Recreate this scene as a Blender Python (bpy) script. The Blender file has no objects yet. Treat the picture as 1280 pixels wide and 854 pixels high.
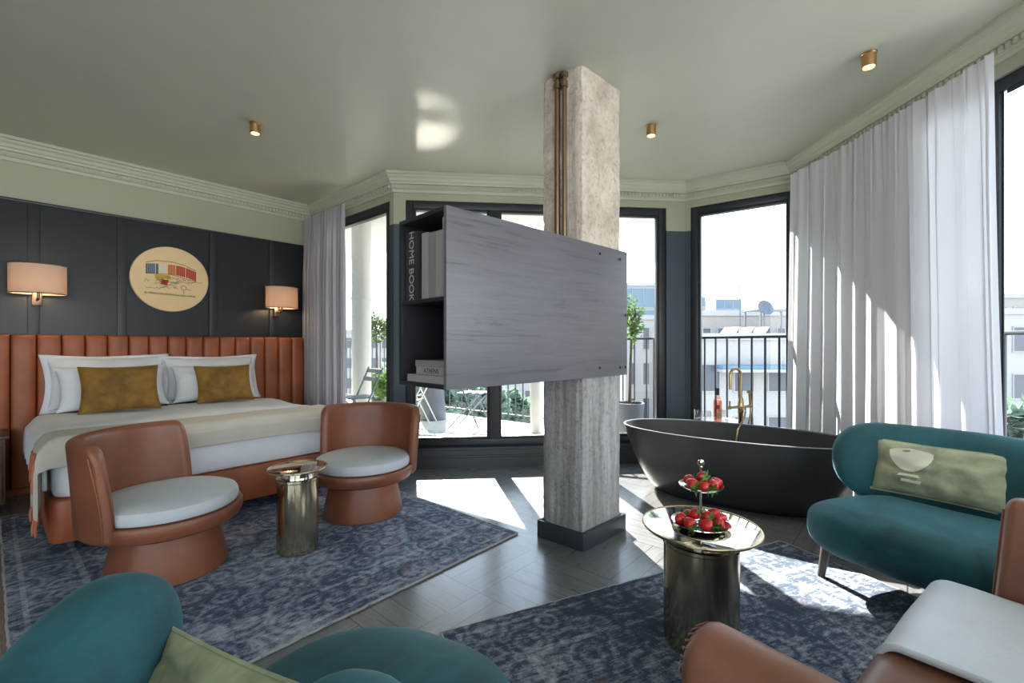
import bpy, bmesh, math, random
from mathutils import Vector, Matrix, noise

PI = math.pi
FOC, CX, HY, CAMH = 569.0, 640.0, 431.0, 1.2
CEIL = 2.84
scene = bpy.context.scene
COL = scene.collection
rnd = random.Random(7)

# ------------------------------------------------------------------ helpers
def px(x, y, Y):
    """point at depth Y metres in front of the viewpoint that a photo position measured"""
    return Vector(((x - CX) / FOC * Y, Y, CAMH - (y - HY) / FOC * Y))

U = Vector((0.656, 0.755, 0)); V = Vector((-0.755, 0.656, 0))
def uv(a, b, z=0.0):
    return U * a + V * b + Vector((0, 0, z))
ROT_U = math.atan2(U.y, U.x)

def lin(c):
    return tuple(((v / 255) / 12.92 if v / 255 <= 0.04045 else ((v / 255 + 0.055) / 1.055) ** 2.4) for v in c) + (1.0,)

def link(o, parent=None):
    COL.objects.link(o)
    if parent is not None:
        o.parent = parent
    return o

def tag(o, label=None, cat=None, group=None, kind=None):
    if label: o['label'] = label
    if cat: o['category'] = cat
    if group: o['group'] = group
    if kind: o['kind'] = kind
    return o

def empty(name, loc=(0, 0, 0), rz=0.0, label=None, cat=None, group=None):
    o = bpy.data.objects.new(name, None)
    o.empty_display_size = 0.05
    o.location = loc; o.rotation_euler = (0, 0, rz)
    link(o)
    return tag(o, label, cat, group)

def obj(name, bm, mats, parent=None, sharp=35, loc=None, rot=None, label=None, cat=None, group=None, kind=None, normals=True):
    if normals:
        bmesh.ops.recalc_face_normals(bm, faces=bm.faces)
    me = bpy.data.meshes.new(name)
    bm.to_mesh(me); bm.free()
    if not isinstance(mats, (list, tuple)): mats = [mats]
    for m in mats: me.materials.append(m)
    for p in me.polygons: p.use_smooth = True
    me.set_sharp_from_angle(angle=math.radians(sharp))
    o = bpy.data.objects.new(name, me)
    if loc is not None: o.location = loc
    if rot is not None: o.rotation_euler = rot
    link(o, parent)
    return tag(o, label, cat, group, kind)

def copy_tree(o, parent=None):
    c = o.copy(); COL.objects.link(c); c.parent = parent
    for ch in list(o.children):
        copy_tree(ch, c)
    return c

def B(): return bmesh.new()

def box(bm, lo, hi, bev=0.0, M=None, mi=0, seg=2):
    t = bmesh.new()
    bmesh.ops.create_cube(t, size=1.0)
    lo, hi = Vector(lo), Vector(hi)
    for v in t.verts:
        v.co = Vector(((lo.x + hi.x) / 2 + v.co.x * (hi.x - lo.x), (lo.y + hi.y) / 2 + v.co.y * (hi.y - lo.y), (lo.z + hi.z) / 2 + v.co.z * (hi.z - lo.z)))
    if bev > 0:
        bmesh.ops.bevel(t, geom=t.edges[:], offset=bev, segments=seg, profile=0.5, affect='EDGES')
    merge(bm, t, M, mi)

def merge(bm, t, M=None, mi=0):
    vm = {}
    for v in t.verts:
        vm[v] = bm.verts.new((M @ v.co) if M is not None else v.co)
    for f in t.faces:
        try:
            nf = bm.faces.new([vm[v] for v in f.verts]); nf.material_index = mi
        except ValueError:
            pass
    t.free()

def bar(bm, p, q, w, d, M=None, mi=0, up=Vector((0, 0, 1))):
    """square bar from p to q"""
    p, q = Vector(p), Vector(q)
    ax = (q - p).normalized()
    if abs(ax.dot(up)) > 0.98: up = Vector((1, 0, 0))
    s = ax.cross(up).normalized(); n = s.cross(ax)
    vs = []
    for e in (p, q):
        for (i, j) in ((-1, -1), (1, -1), (1, 1), (-1, 1)):
            c = e + s * (i * w / 2) + n * (j * d / 2)
            vs.append(bm.verts.new((M @ c) if M is not None else c))
    for f in ((0, 1, 2, 3), (7, 6, 5, 4), (0, 4, 5, 1), (1, 5, 6, 2), (2, 6, 7, 3), (3, 7, 4, 0)):
        bm.faces.new([vs[k] for k in f]).material_index = mi

def tube(bm, pts, r, seg=12, mi=0, cap=True):
    pts = [Vector(p) for p in pts]
    rr = r if isinstance(r, (list, tuple)) else [r] * len(pts)
    rings = []; ref = None
    for i, p in enumerate(pts):
        a = pts[max(i - 1, 0)]; b = pts[min(i + 1, len(pts) - 1)]
        t = (b - a).normalized()
        if ref is None:
            ref = Vector((0, 0, 1)) if abs(t.z) < 0.9 else Vector((1, 0, 0))
        s = t.cross(ref).normalized(); n = s.cross(t).normalized(); ref = n
        rings.append([bm.verts.new(p + (s * math.cos(2 * PI * k / seg) + n * math.sin(2 * PI * k / seg)) * rr[i]) for k in range(seg)])
    for a, b in zip(rings, rings[1:]):
        for k in range(seg):
            bm.faces.new((a[k], a[(k + 1) % seg], b[(k + 1) % seg], b[k])).material_index = mi
    if cap:
        bm.faces.new(rings[0]).material_index = mi
        bm.faces.new(rings[-1][::-1]).material_index = mi

def lathe(bm, prof, seg=48, c=(0, 0, 0), mi=0, sx=1.0, sy=1.0):
    """prof: (radius, z) list; radius 0 closes"""
    c = Vector(c); rings = []
    for r, z in prof:
        if r <= 1e-6:
            rings.append([bm.verts.new(c + Vector((0, 0, z)))])
        else:
            rings.append([bm.verts.new(c + Vector((r * sx * math.cos(2 * PI * k / seg), r * sy * math.sin(2 * PI * k / seg), z))) for k in range(seg)])
    for a, b in zip(rings, rings[1:]):
        for k in range(seg):
            k2 = (k + 1) % seg
            if len(a) == 1 and len(b) == 1: break
            if len(a) == 1: f = bm.faces.new((a[0], b[k2], b[k]))
            elif len(b) == 1: f = bm.faces.new((a[k], a[k2], b[0]))
            else: f = bm.faces.new((a[k], a[k2], b[k2], b[k]))
            f.material_index = mi

def catmull(pts, n):
    pts = [Vector(p) for p in pts]
    P = [pts[0] * 2 - pts[1]] + pts + [pts[-1] * 2 - pts[-2]]
    out = []
    m = len(pts) - 1
    for i in range(n + 1):
        f = i / n * m; k = min(int(f), m - 1); t = f - k
        a, b, c, d = P[k], P[k + 1], P[k + 2], P[k + 3]
        out.append(0.5 * ((2 * b) + (c - a) * t + (2 * a - 5 * b + 4 * c - d) * t * t + (3 * b - a - 3 * c + d) * t ** 3))
    return out

def bean(bm, pts, w, h, re, n=40, m=28, ex=0.7, lean=0.0, wf=None, hf=None):
    """soft upholstered roll along a plan path; w,h half sizes; re the length over which the ends round off"""
    path = catmull(pts, n)
    L = [0.0]
    for a, b in zip(path, path[1:]): L.append(L[-1] + (b - a).length)
    tot = L[-1]
    # resample ends densely
    samples = []
    for i in range(n + 1):
        u_ = i / n
        e = 0.5 - 0.5 * math.cos(PI * u_)
        samples.append(0.45 * u_ * tot + 0.55 * e * tot)
    rings = []
    for sidx, s in enumerate(samples):
        k = max(j for j in range(len(L)) if L[j] <= s + 1e-9); k = min(k, len(L) - 2)
        f = (s - L[k]) / max(L[k + 1] - L[k], 1e-9)
        p = path[k].lerp(path[k + 1], f)
        t = (path[k + 1] - path[k]); t.z = 0; t.normalize()
        nrm = Vector((-t.y, t.x, 0))
        d = min(s, tot - s)
        sc = math.sqrt(max(0.0, 1 - (1 - min(d / re, 1)) ** 2))
        sc = max(sc, 0.02)
        ww = w * (wf(s / tot) if wf else 1) * (0.15 + 0.85 * sc if sc < 1 else 1); hh = h * (hf(s / tot) if hf else 1) * sc
        if sc < 0.999: ww = w * (wf(s / tot) if wf else 1) * sc
        ring = []
        for q in range(m):
            a = 2 * PI * q / m
            ca, sa = math.cos(a), math.sin(a)
            x = math.copysign(abs(ca) ** ex, ca) * ww; z = math.copysign(abs(sa) ** ex, sa) * hh
            ring.append(bm.verts.new(p + nrm * (x + lean * z) + Vector((0, 0, z))))
        rings.append(ring)
    for a, b in zip(rings, rings[1:]):
        for q in range(m):
            bm.faces.new((a[q], a[(q + 1) % m], b[(q + 1) % m], b[q]))
    bm.faces.new(rings[0]); bm.faces.new(rings[-1][::-1])

def pillow(bm, w, h, t, n=26, pinch=0.06, wr=0.006, seed=0, flange=0.0):
    """standing pillow in the xz plane, thickness along y, bottom at z=0"""
    def shape(u, v, side):
        x = w / 2 * u * (1 - pinch * (1 - v * v) * abs(u) ** 2)
        z = h / 2 * v * (1 - pinch * (1 - u * u) * abs(v) ** 2)
        prof = max(0.0, (1 - abs(u) ** 2.6) * (1 - abs(v) ** 2.6)) ** 0.55
        y = side * t / 2 * prof
        wv = noise.noise(Vector((u * 2.2 + seed, v * 2.2, seed * 1.7 + side))) * wr * 2.2 + noise.noise(Vector((u * 6 + seed, v * 5, side))) * wr
        y += wv * prof * side
        return Vector((x, y, z + h / 2))
    g = {}
    for side in (-1, 1):
        for i in range(n + 1):
            for j in range(n + 1):
                edge = i in (0, n) or j in (0, n)
                if side == 1 and edge:
                    g[(1, i, j)] = g[(-1, i, j)]; continue
                u = -math.cos(PI * i / n) * 0.5 + (2 * i / n - 1) * 0.5; v = -math.cos(PI * j / n) * 0.5 + (2 * j / n - 1) * 0.5
                g[(side, i, j)] = bm.verts.new(shape(u, v, side))
        for i in range(n):
            for j in range(n):
                q = [g[(side, i, j)], g[(side, i + 1, j)], g[(side, i + 1, j + 1)], g[(side, i, j + 1)]]
                bm.faces.new(q if side == -1 else q[::-1])

def edge_loop(w, h, n=14, pinch=0.06):
    """outline of pillow() for piping"""
    pts = []
    for (a, b) in (((-1, -1), (1, -1)), ((1, -1), (1, 1)), ((1, 1), (-1, 1)), ((-1, 1), (-1, -1))):
        for i in range(n):
            f = i / n; u = a[0] + (b[0] - a[0]) * f; v = a[1] + (b[1] - a[1]) * f
            pts.append(Vector((w / 2 * u * (1 - pinch * (1 - v * v) * abs(u) ** 2), 0, h / 2 * v * (1 - pinch * (1 - u * u) * abs(v) ** 2) + h / 2)))
    return pts + [pts[0]]

def prism(bm, poly, z0, z1, mi=0):
    bot = [bm.verts.new((p[0], p[1], z0)) for p in poly]; top = [bm.verts.new((p[0], p[1], z1)) for p in poly]
    n = len(poly)
    bm.faces.new(bot[::-1]).material_index = mi; bm.faces.new(top).material_index = mi
    for i in range(n):
        bm.faces.new((bot[i], bot[(i + 1) % n], top[(i + 1) % n], top[i])).material_index = mi

def sheet(bm, nx, ny, fn, mi=0):
    g = [[bm.verts.new(fn(i / nx, j / ny)) for j in range(ny + 1)] for i in range(nx + 1)]
    for i in range(nx):
        for j in range(ny):
            bm.faces.new((g[i][j], g[i + 1][j], g[i + 1][j + 1], g[i][j + 1])).material_index = mi

def solidify(o, t, off=0.0):
    md = o.modifiers.new('thickness', 'SOLIDIFY'); md.thickness = t; md.offset = off
    return o

# ------------------------------------------------------------------ materials
class NT:
    def __init__(self, name):
        self.m = bpy.data.materials.new(name); self.m.use_nodes = True
        self.t = self.m.node_tree; self.t.nodes.clear()
        self.out = self.n('ShaderNodeOutputMaterial')
    def n(self, typ, **kw):
        nd = self.t.nodes.new(typ)
        for k, v in kw.items(): setattr(nd, k, v)
        return nd
    def l(self, a, b): self.t.links.new(a, b)
    def setv(self, sock, v):
        if hasattr(v, 'is_output') or isinstance(v, bpy.types.NodeSocket): self.l(v, sock)
        else: sock.default_value = v
    def principled(self, color, rough=0.5, metal=0.0, **kw):
        p = self.n('ShaderNodeBsdfPrincipled')
        self.setv(p.inputs['Base Color'], color); self.setv(p.inputs['Roughness'], rough); self.setv(p.inputs['Metallic'], metal)
        for k, v in kw.items(): self.setv(p.inputs[k], v)
        self.l(p.outputs[0], self.out.inputs[0])
        return p
    def coord(self, scale=(1, 1, 1), rot=(0, 0, 0), kind='Object'):
        tc = self.n('ShaderNodeTexCoord'); mp = self.n('ShaderNodeMapping')
        mp.inputs['Scale'].default_value = scale; mp.inputs['Rotation'].default_value = rot
        self.l(tc.outputs[kind], mp.inputs['Vector'])
        return mp.outputs[0]
    def noise(self, vec, scale=5, detail=4, rough=0.55, dist=0.0):
        nz = self.n('ShaderNodeTexNoise'); self.l(vec, nz.inputs['Vector'])
        nz.inputs['Scale'].default_value = scale; nz.inputs['Detail'].default_value = detail; nz.inputs['Roughness'].default_value = rough
        nz.inputs['Distortion'].default_value = dist
        return nz.outputs[0]
    def ramp(self, fac, stops, interp='LINEAR'):
        r = self.n('ShaderNodeValToRGB'); r.color_ramp.interpolation = interp
        el = r.color_ramp.elements
        while len(el) < len(stops): el.new(0.5)
        for e, (p, c) in zip(el, stops):
            e.position = p; e.color = c if len(c) == 4 else tuple(c) + (1,)
        self.l(fac, r.inputs[0])
        return r.outputs[0]
    def mix(self, fac, a, b, mode='MIX'):
        x = self.n('ShaderNodeMix', data_type='RGBA', blend_type=mode)
        self.setv(x.inputs[0], fac); self.setv(x.inputs[6], a); self.setv(x.inputs[7], b)
        return x.outputs[2]
    def math(self, op, a, b=0.0, c=None):
        x = self.n('ShaderNodeMath', operation=op)
        self.setv(x.inputs[0], a); self.setv(x.inputs[1], b)
        if c is not None: self.setv(x.inputs[2], c)
        return x.outputs[0]
    def sep(self, vec):
        s = self.n('ShaderNodeSeparateXYZ'); self.l(vec, s.inputs[0]); return s.outputs
    def bump(self, p, h, strength=0.3, dist=0.01):
        b = self.n('ShaderNodeBump'); b.inputs['Strength'].default_value = strength; b.inputs['Distance'].default_value = dist
        self.l(h, b.inputs['Height']); self.l(b.outputs[0], p.inputs['Normal'])

def plain(name, c, rough=0.5, metal=0.0, var=0.0, bump=0.0, bscale=60, **kw):
    t = NT(name)
    col = lin(c) if max(c) > 1.001 else tuple(c) + (1,)
    if var > 0 or bump > 0:
        v = t.coord()
    if var > 0:
        nz = t.noise(v, 6, 4)
        a = tuple(x * (1 - var) for x in col[:3]) + (1,); b = tuple(min(1, x * (1 + var)) for x in col[:3]) + (1,)
        col = t.ramp(nz, [(0.3, a), (0.7, b)])
    p = t.principled(col, rough, metal, **kw)
    if bump > 0:
        t.bump(p, t.noise(v, bscale, 3), bump, 0.004)
    return t.m

MT = {}
MT['ceiling'] = plain('ceiling_paint', (0.485, 0.495, 0.395), 0.42, var=0.02)
MT['cornice'] = plain('cornice_paint', (0.47, 0.48, 0.365), 0.45, var=0.02)
MT['blue'] = plain('blue_panel_paint', (0.022, 0.027, 0.034), 0.42, var=0.05)
MT['blue_dark'] = plain('blue_trim_paint', (0.028, 0.042, 0.056), 0.38)
MT['frame'] = plain('window_frame_metal', (0.018, 0.022, 0.028), 0.4)
MT['sill'] = plain('dark_sill_paint', (0.030, 0.038, 0.046), 0.35)
def two_tone():
    t = NT('two_tone_wall_paint')
    g = t.n('ShaderNodeNewGeometry'); z = t.sep(g.outputs['Position'])[2]
    f = t.math('GREATER_THAN', z, 2.365)
    c = t.mix(f, (0.040, 0.062, 0.082, 1), (0.39, 0.39, 0.28, 1))
    t.principled(c, 0.5); return t.m
MT['two_tone'] = two_tone()
MT['green'] = plain('green_wall_paint', (0.43, 0.445, 0.36), 0.5, var=0.02)
MT['plaster'] = plain('white_plaster', (0.72, 0.71, 0.66), 0.8, var=0.03)
def leather(name, c, rough=0.38):
    t = NT(name); v = t.coord()
    n1 = t.noise(v, 3.5, 5, 0.6); n2 = t.noise(v, 220, 2)
    a = lin(c); d = tuple(x * 0.72 for x in a[:3]) + (1,); b = tuple(min(1, x * 1.25) for x in a[:3]) + (1,)
    p = t.principled(t.ramp(n1, [(0.3, d), (0.7, b)]), t.ramp(n1, [(0.3, (rough,) * 3), (0.8, (rough + 0.12,) * 3)]))
    t.bump(p, n2, 0.12, 0.002); return t.m
MT['leather'] = leather('cognac_leather', (124, 74, 52), 0.36)
MT['leather_hb'] = leather('rust_leather', (156, 86, 54), 0.42)
MT['leather_pink'] = leather('worn_tan_leather', (128, 84, 66), 0.4)
def velvet(name, c, sheen=0.6):
    t = NT(name); v = t.coord()
    n1 = t.noise(v, 5, 6, 0.65, 0.6); n2 = t.noise(v, 150, 2)
    a = lin(c)
    p = t.principled(t.ramp(n1, [(0.3, tuple(x * 0.55 for x in a[:3])), (0.7, tuple(min(1, x * 1.45) for x in a[:3]))]), 0.75)
    p.inputs['Sheen Weight'].default_value = sheen; p.inputs['Sheen Roughness'].default_value = 0.35
    p.inputs['Sheen Tint'].default_value = tuple(min(1, x * 2.2 + 0.1) for x in a[:3]) + (1,)
    t.bump(p, n2, 0.15, 0.003); return t.m
MT['teal'] = velvet('teal_velvet', (22, 76, 84), 0.45)
MT['gold'] = velvet('ochre_velvet', (132, 96, 34), 0.35)
MT['sage'] = velvet('sage_velvet', (148, 152, 124), 0.25)
MT['cream'] = plain('cream_embroidery', (0.70, 0.68, 0.54), 0.7)
def fabric(name, c, bump=0.25, sc=260, var=0.05, rough=0.9):
    t = NT(name); v = t.coord()
    a = c if max(c) <= 1 else lin(c)[:3]
    n1 = t.noise(v, 4, 4); n2 = t.noise(v, sc, 2)
    p = t.principled(t.ramp(n1, [(0.3, tuple(x * (1 - var) for x in a)), (0.7, tuple(min(1, x * (1 + var)) for x in a))]), rough)
    t.bump(p, n2, bump, 0.003); return t.m
MT['linen'] = fabric('white_bed_linen', (0.74, 0.76, 0.80), 0.1)
MT['boucle'] = fabric('ivory_boucle', (0.50, 0.53, 0.56), 0.7, 120)  # ivory shifted to blue grey, the daylight tint put into the colour
MT['throw'] = fabric('oatmeal_throw', (0.52, 0.49, 0.43), 0.5, 160)
MT['throw_white'] = fabric('ivory_throw', (0.66, 0.70, 0.76), 0.5, 160)
MT['coral'] = fabric('coral_stripe_wool', (0.50, 0.16, 0.09), 0.4, 160)
def brass(name, c, rough, bumpy=0.0):
    t = NT(name); v = t.coord((1, 1, 0.35))
    n1 = t.noise(v, 7, 5, 0.6)
    p = t.principled(t.ramp(n1, [(0.3, tuple(x * 0.88 for x in c)), (0.75, c)]), t.ramp(n1, [(0.35, (rough,) * 3), (0.75, (rough + 0.1,) * 3)]), 1.0)
    if bumpy: t.bump(p, t.noise(t.coord((1, 1, 0.25)), 24, 4), bumpy, 0.004)
    return t.m
MT['brass'] = brass('aged_brass', (0.58, 0.50, 0.34), 0.12, 0.35)
MT['brass_top'] = brass('mirror_brass', (0.80, 0.76, 0.66), 0.03)
MT['brass_tap'] = brass('brushed_brass', (0.46, 0.37, 0.20), 0.25)
MT['copper'] = brass('copper_brass', (0.62, 0.36, 0.17), 0.25)
MT['bronze'] = brass('bronze', (0.30, 0.20, 0.13), 0.3)
MT['silver'] = brass('polished_nickel', (0.72, 0.69, 0.63), 0.1)
MT['black_tub'] = plain('matt_black_stone', (0.022, 0.022, 0.024), 0.38, var=0.12)
MT['tub_edge'] = plain('rim_highlight_grey', (0.16, 0.17, 0.18), 0.3)  # rim paler than the shell, its edge highlight put into the colour
def glass(name, tint=(1, 1, 1), refl=0.08):
    t = NT(name)
    tr = t.n('ShaderNodeBsdfTransparent'); tr.inputs[0].default_value = tuple(tint) + (1,)
    gl = t.n('ShaderNodeBsdfGlossy'); gl.inputs['Roughness'].default_value = 0.02
    lw = t.n('ShaderNodeLayerWeight'); lw.inputs[0].default_value = 0.5
    fr = t.math('ADD', t.math('MULTIPLY', t.math('POWER', lw.outputs['Facing'], 4.0), 0.7), refl * 0.5)
    mx = t.n('ShaderNodeMixShader'); t.l(fr, mx.inputs[0]); t.l(tr.outputs[0], mx.inputs[1]); t.l(gl.outputs[0], mx.inputs[2])
    t.l(mx.outputs[0], t.out.inputs[0]); return t.m
MT['glass'] = glass('clear_window_glass', (0.97, 0.99, 0.985))
MT['tumbler'] = glass('tumbler_glass', (0.93, 0.94, 0.94), 0.2)
MT['rose'] = glass('rose_wine_glass', (0.95, 0.78, 0.70), 0.12)
def curtain_mat(name, transp, col):
    t = NT(name); v = t.coord()
    d = t.n('ShaderNodeBsdfDiffuse'); d.inputs[0].default_value = col
    tl = t.n('ShaderNodeBsdfTranslucent'); tl.inputs[0].default_value = col
    tr = t.n('ShaderNodeBsdfTransparent')
    m1 = t.n('ShaderNodeMixShader'); m1.inputs[0].default_value = 0.36
    t.l(d.outputs[0], m1.inputs[1]); t.l(tl.outputs[0], m1.inputs[2])
    m2 = t.n('ShaderNodeMixShader'); m2.inputs[0].default_value = transp
    t.l(m1.outputs[0], m2.inputs[1]); t.l(tr.outputs[0], m2.inputs[2])
    t.l(m2.outputs[0], t.out.inputs[0]); return t.m
MT['curtain'] = curtain_mat('white_voile', 0.02, (0.82, 0.81, 0.85, 1))
MT['curtain_pink'] = curtain_mat('pale_mauve_voile', 0.03, (0.52, 0.485, 0.51, 1))
def emis(name, col, s):
    t = NT(name); e = t.n('ShaderNodeEmission'); e.inputs[0].default_value = col; e.inputs[1].default_value = s
    t.l(e.outputs[0], t.out.inputs[0]); return t.m
MT['bulb'] = emis('warm_lamp_glow', (1, 0.72, 0.42, 1), 9)
def shade_mat():
    t = NT('cream_lamp_shade')
    d = t.n('ShaderNodeBsdfDiffuse'); d.inputs[0].default_value = (0.72, 0.62, 0.52, 1)
    tl = t.n('ShaderNodeBsdfTranslucent'); tl.inputs[0].default_value = (0.72, 0.56, 0.42, 1)
    m1 = t.n('ShaderNodeMixShader'); m1.inputs[0].default_value = 0.4
    t.l(d.outputs[0], m1.inputs[1]); t.l(tl.outputs[0], m1.inputs[2]); t.l(m1.outputs[0], t.out.inputs[0]); return t.m
MT['shade'] = shade_mat()
def concrete():
    t = NT('raw_concrete'); v = t.coord()
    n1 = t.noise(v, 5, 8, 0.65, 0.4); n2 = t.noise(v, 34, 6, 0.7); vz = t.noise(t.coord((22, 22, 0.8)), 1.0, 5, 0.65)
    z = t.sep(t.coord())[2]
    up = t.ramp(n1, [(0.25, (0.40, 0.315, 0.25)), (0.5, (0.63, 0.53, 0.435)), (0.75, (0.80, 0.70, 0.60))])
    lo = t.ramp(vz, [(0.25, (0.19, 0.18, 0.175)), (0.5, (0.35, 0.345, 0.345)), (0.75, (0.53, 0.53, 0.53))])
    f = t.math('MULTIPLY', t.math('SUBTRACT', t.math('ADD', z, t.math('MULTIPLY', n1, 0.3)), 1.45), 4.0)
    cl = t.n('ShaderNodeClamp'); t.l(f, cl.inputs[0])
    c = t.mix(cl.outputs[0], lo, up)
    spk = t.ramp(n2, [(0.3, (0.6, 0.6, 0.6)), (0.5, (1, 1, 1))])
    c2 = t.mix(1.0, c, spk, 'MULTIPLY')
    p = t.principled(c2, 0.85)
    t.bump(p, t.math('ADD', t.math('ADD', t.math('MULTIPLY', n1, 0.8), t.math('MULTIPLY', n2, 0.5)), t.math('MULTIPLY', vz, 0.7)), 0.8, 0.03)
    return t.m
MT['concrete'] = concrete()
def wood(name, dark, light, scale=(0.8, 14, 14), rough=0.45, bump=0.2):
    t = NT(name); v = t.coord(scale)
    n1 = t.noise(v, 2.2, 8, 0.62, 1.2); n2 = t.noise(t.coord((1.2, 60, 60)), 2.0, 4, 0.6)
    f = t.math('ADD', t.math('MULTIPLY', n1, 0.65), t.math('MULTIPLY', n2, 0.35))
    p = t.principled(t.ramp(f, [(0.34, dark), (0.44, tuple(x * 0.85 for x in light)), (0.62, light)]), rough)
    t.bump(p, f, bump, 0.004); return t.m
MT['grey_wood'] = wood('grey_stained_oak', (0.062, 0.063, 0.072), (0.128, 0.127, 0.142), (0.9, 10, 10), 0.42)
MT['black_wood'] = plain('black_stained_oak', (0.012, 0.014, 0.018), 0.4)
MT['brown_wood'] = wood('dark_walnut', (0.035, 0.02, 0.014), (0.10, 0.06, 0.042), (1, 14, 14), 0.35)
MT['leg_wood'] = plain('dark_grey_wood_leg', (0.075, 0.06, 0.055), 0.4)

def floor_mat():
    t = NT('dark_parquet')
    rot = -ROT_U
    S = 1 / 0.52
    v = t.coord((1, 1, 1), (0, 0, rot))
    x, y, _ = t.sep(v)
    xs, ys = t.math('MULTIPLY', x, S), t.math('MULTIPLY', y, S)
    fx, fy = t.math('FLOOR', xs), t.math('FLOOR', ys)
    par = t.math('MODULO', t.math('ABSOLUTE', t.math('ADD', fx, fy)), 2.0)
    px_, py_ = t.math('FRACT', xs), t.math('FRACT', ys)
    # planks run along x in even cells, along y in odd cells
    across = t.math('ADD', t.math('MULTIPLY', par, px_), t.math('MULTIPLY', t.math('SUBTRACT', 1.0, par), py_))
    N = 5.0
    pid = t.math('FLOOR', t.math('MULTIPLY', across, N))
    pf = t.math('FRACT', t.math('MULTIPLY', across, N))
    gap = t.math('LESS_THAN', t.math('MINIMUM', pf, t.math('SUBTRACT', 1.0, pf)), 0.022)
    e1 = t.math('LESS_THAN', t.math('MINIMUM', t.math('MINIMUM', px_, t.math('SUBTRACT', 1.0, px_)), t.math('MINIMUM', py_, t.math('SUBTRACT', 1.0, py_))), 0.006)
    gaps = t.math('MAXIMUM', gap, e1)
    cmb = t.n('ShaderNodeCombineXYZ'); t.l(fx, cmb.inputs[0]); t.l(fy, cmb.inputs[1]); t.l(pid, cmb.inputs[2])
    wn = t.n('ShaderNodeTexWhiteNoise', noise_dimensions='3D'); t.l(cmb.outputs[0], wn.inputs[0])
    # grain along the plank
    def grain(sc):
        mp = t.n('ShaderNodeMapping'); mp.inputs['Scale'].default_value = sc; t.l(v, mp.inputs[0])
        ad = t.n('ShaderNodeVectorMath', operation='ADD'); t.l(mp.outputs[0], ad.inputs[0]); t.l(wn.outputs[1], ad.inputs[1])
        return t.noise(ad.outputs[0], 3.0, 6, 0.65, 0.8)
    ga, gb = grain((1.2, 14, 1)), grain((14, 1.2, 1))
    g = t.math('ADD', t.math('MULTIPLY', par, gb), t.math('MULTIPLY', t.math('SUBTRACT', 1.0, par), ga))
    c = t.ramp(g, [(0.3, (0.080, 0.083, 0.090)), (0.55, (0.148, 0.155, 0.170)), (0.75, (0.21, 0.22, 0.242))])
    c = t.mix(t.math('MULTIPLY', wn.outputs[0], 0.35), c, (0.09, 0.08, 0.072, 1))
    c = t.mix(gaps, c, (0.03, 0.026, 0.022, 1))
    r = t.ramp(g, [(0.3, (0.34, 0.34, 0.34)), (0.75, (0.24, 0.24, 0.24))])
    p = t.principled(c, r)
    p.inputs['Coat Weight'].default_value = 0.6; p.inputs['Coat Roughness'].default_value = 0.2
    t.bump(p, t.math('SUBTRACT', t.math('MULTIPLY', g, 0.35), gaps), 0.25, 0.004)
    return t.m
MT['floor'] = floor_mat()

def rug_mat(name, w, l, navy, pale, red, amt=0.0):
    """distressed woven pattern with a border band; local x in [0,w], y in [0,l]"""
    t = NT(name); v = t.coord()
    x, y, _ = t.sep(v)
    n_big = t.noise(v, 2.2, 5, 0.6, 0.5)
    n_mid = t.noise(v, 20, 7, 0.8, 1.2)
    n_fine = t.noise(t.coord((38, 130, 38)), 1.0, 5, 0.85)
    n_streak = t.noise(t.coord((4, 60, 4)), 1.0, 5, 0.8)
    vo = t.n('ShaderNodeTexVoronoi', feature='F1'); t.l(v, vo.inputs['Vector']); vo.inputs['Scale'].default_value = 7
    ring = t.math('ABSOLUTE', t.math('SUBTRACT', t.math('FRACT', t.math('MULTIPLY', vo.outputs['Distance'], 3.2)), 0.5))
    f = t.math('ADD', t.math('MULTIPLY', n_mid, 0.36), t.math('ADD', t.math('MULTIPLY', n_fine, 0.38), t.math('MULTIPLY', n_streak, 0.26)))
    f = t.math('ADD', f, t.math('MULTIPLY', t.math('SUBTRACT', ring, 0.25), 0.16))
    f = t.math('ADD', f, t.math('MULTIPLY', t.math('SUBTRACT', n_big, 0.5), 0.35))
    dx = t.math('MINIMUM', x, t.math('SUBTRACT', w, x)); dy = t.math('MINIMUM', y, t.math('SUBTRACT', l, y))
    d = t.math('MINIMUM', dx, dy)
    b1 = t.math('MULTIPLY', t.math('GREATER_THAN', d, 0.26), t.math('LESS_THAN', d, 0.29))
    b2 = t.math('MULTIPLY', t.math('GREATER_THAN', d, 0.05), t.math('LESS_THAN', d, 0.07))
    f = t.math('ADD', f, t.math('MULTIPLY', t.math('ADD', b1, b2), 0.05))
    f = t.math('ADD', f, amt)
    c = t.ramp(f, [(0.36, tuple(q * 0.55 for q in navy)), (0.48, navy), (0.56, tuple(0.6 * a + 0.4 * b for a, b in zip(navy, pale))), (0.68, pale)])
    rd = t.ramp(t.noise(v, 9, 4, 0.6), [(0.60, (0, 0, 0)), (0.70, (0.5, 0.5, 0.5))])
    c = t.mix(rd, c, red)
    p = t.principled(c, 0.95)
    t.bump(p, t.math('ADD', n_fine, n_mid), 0.5, 0.006)
    return t.m
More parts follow.
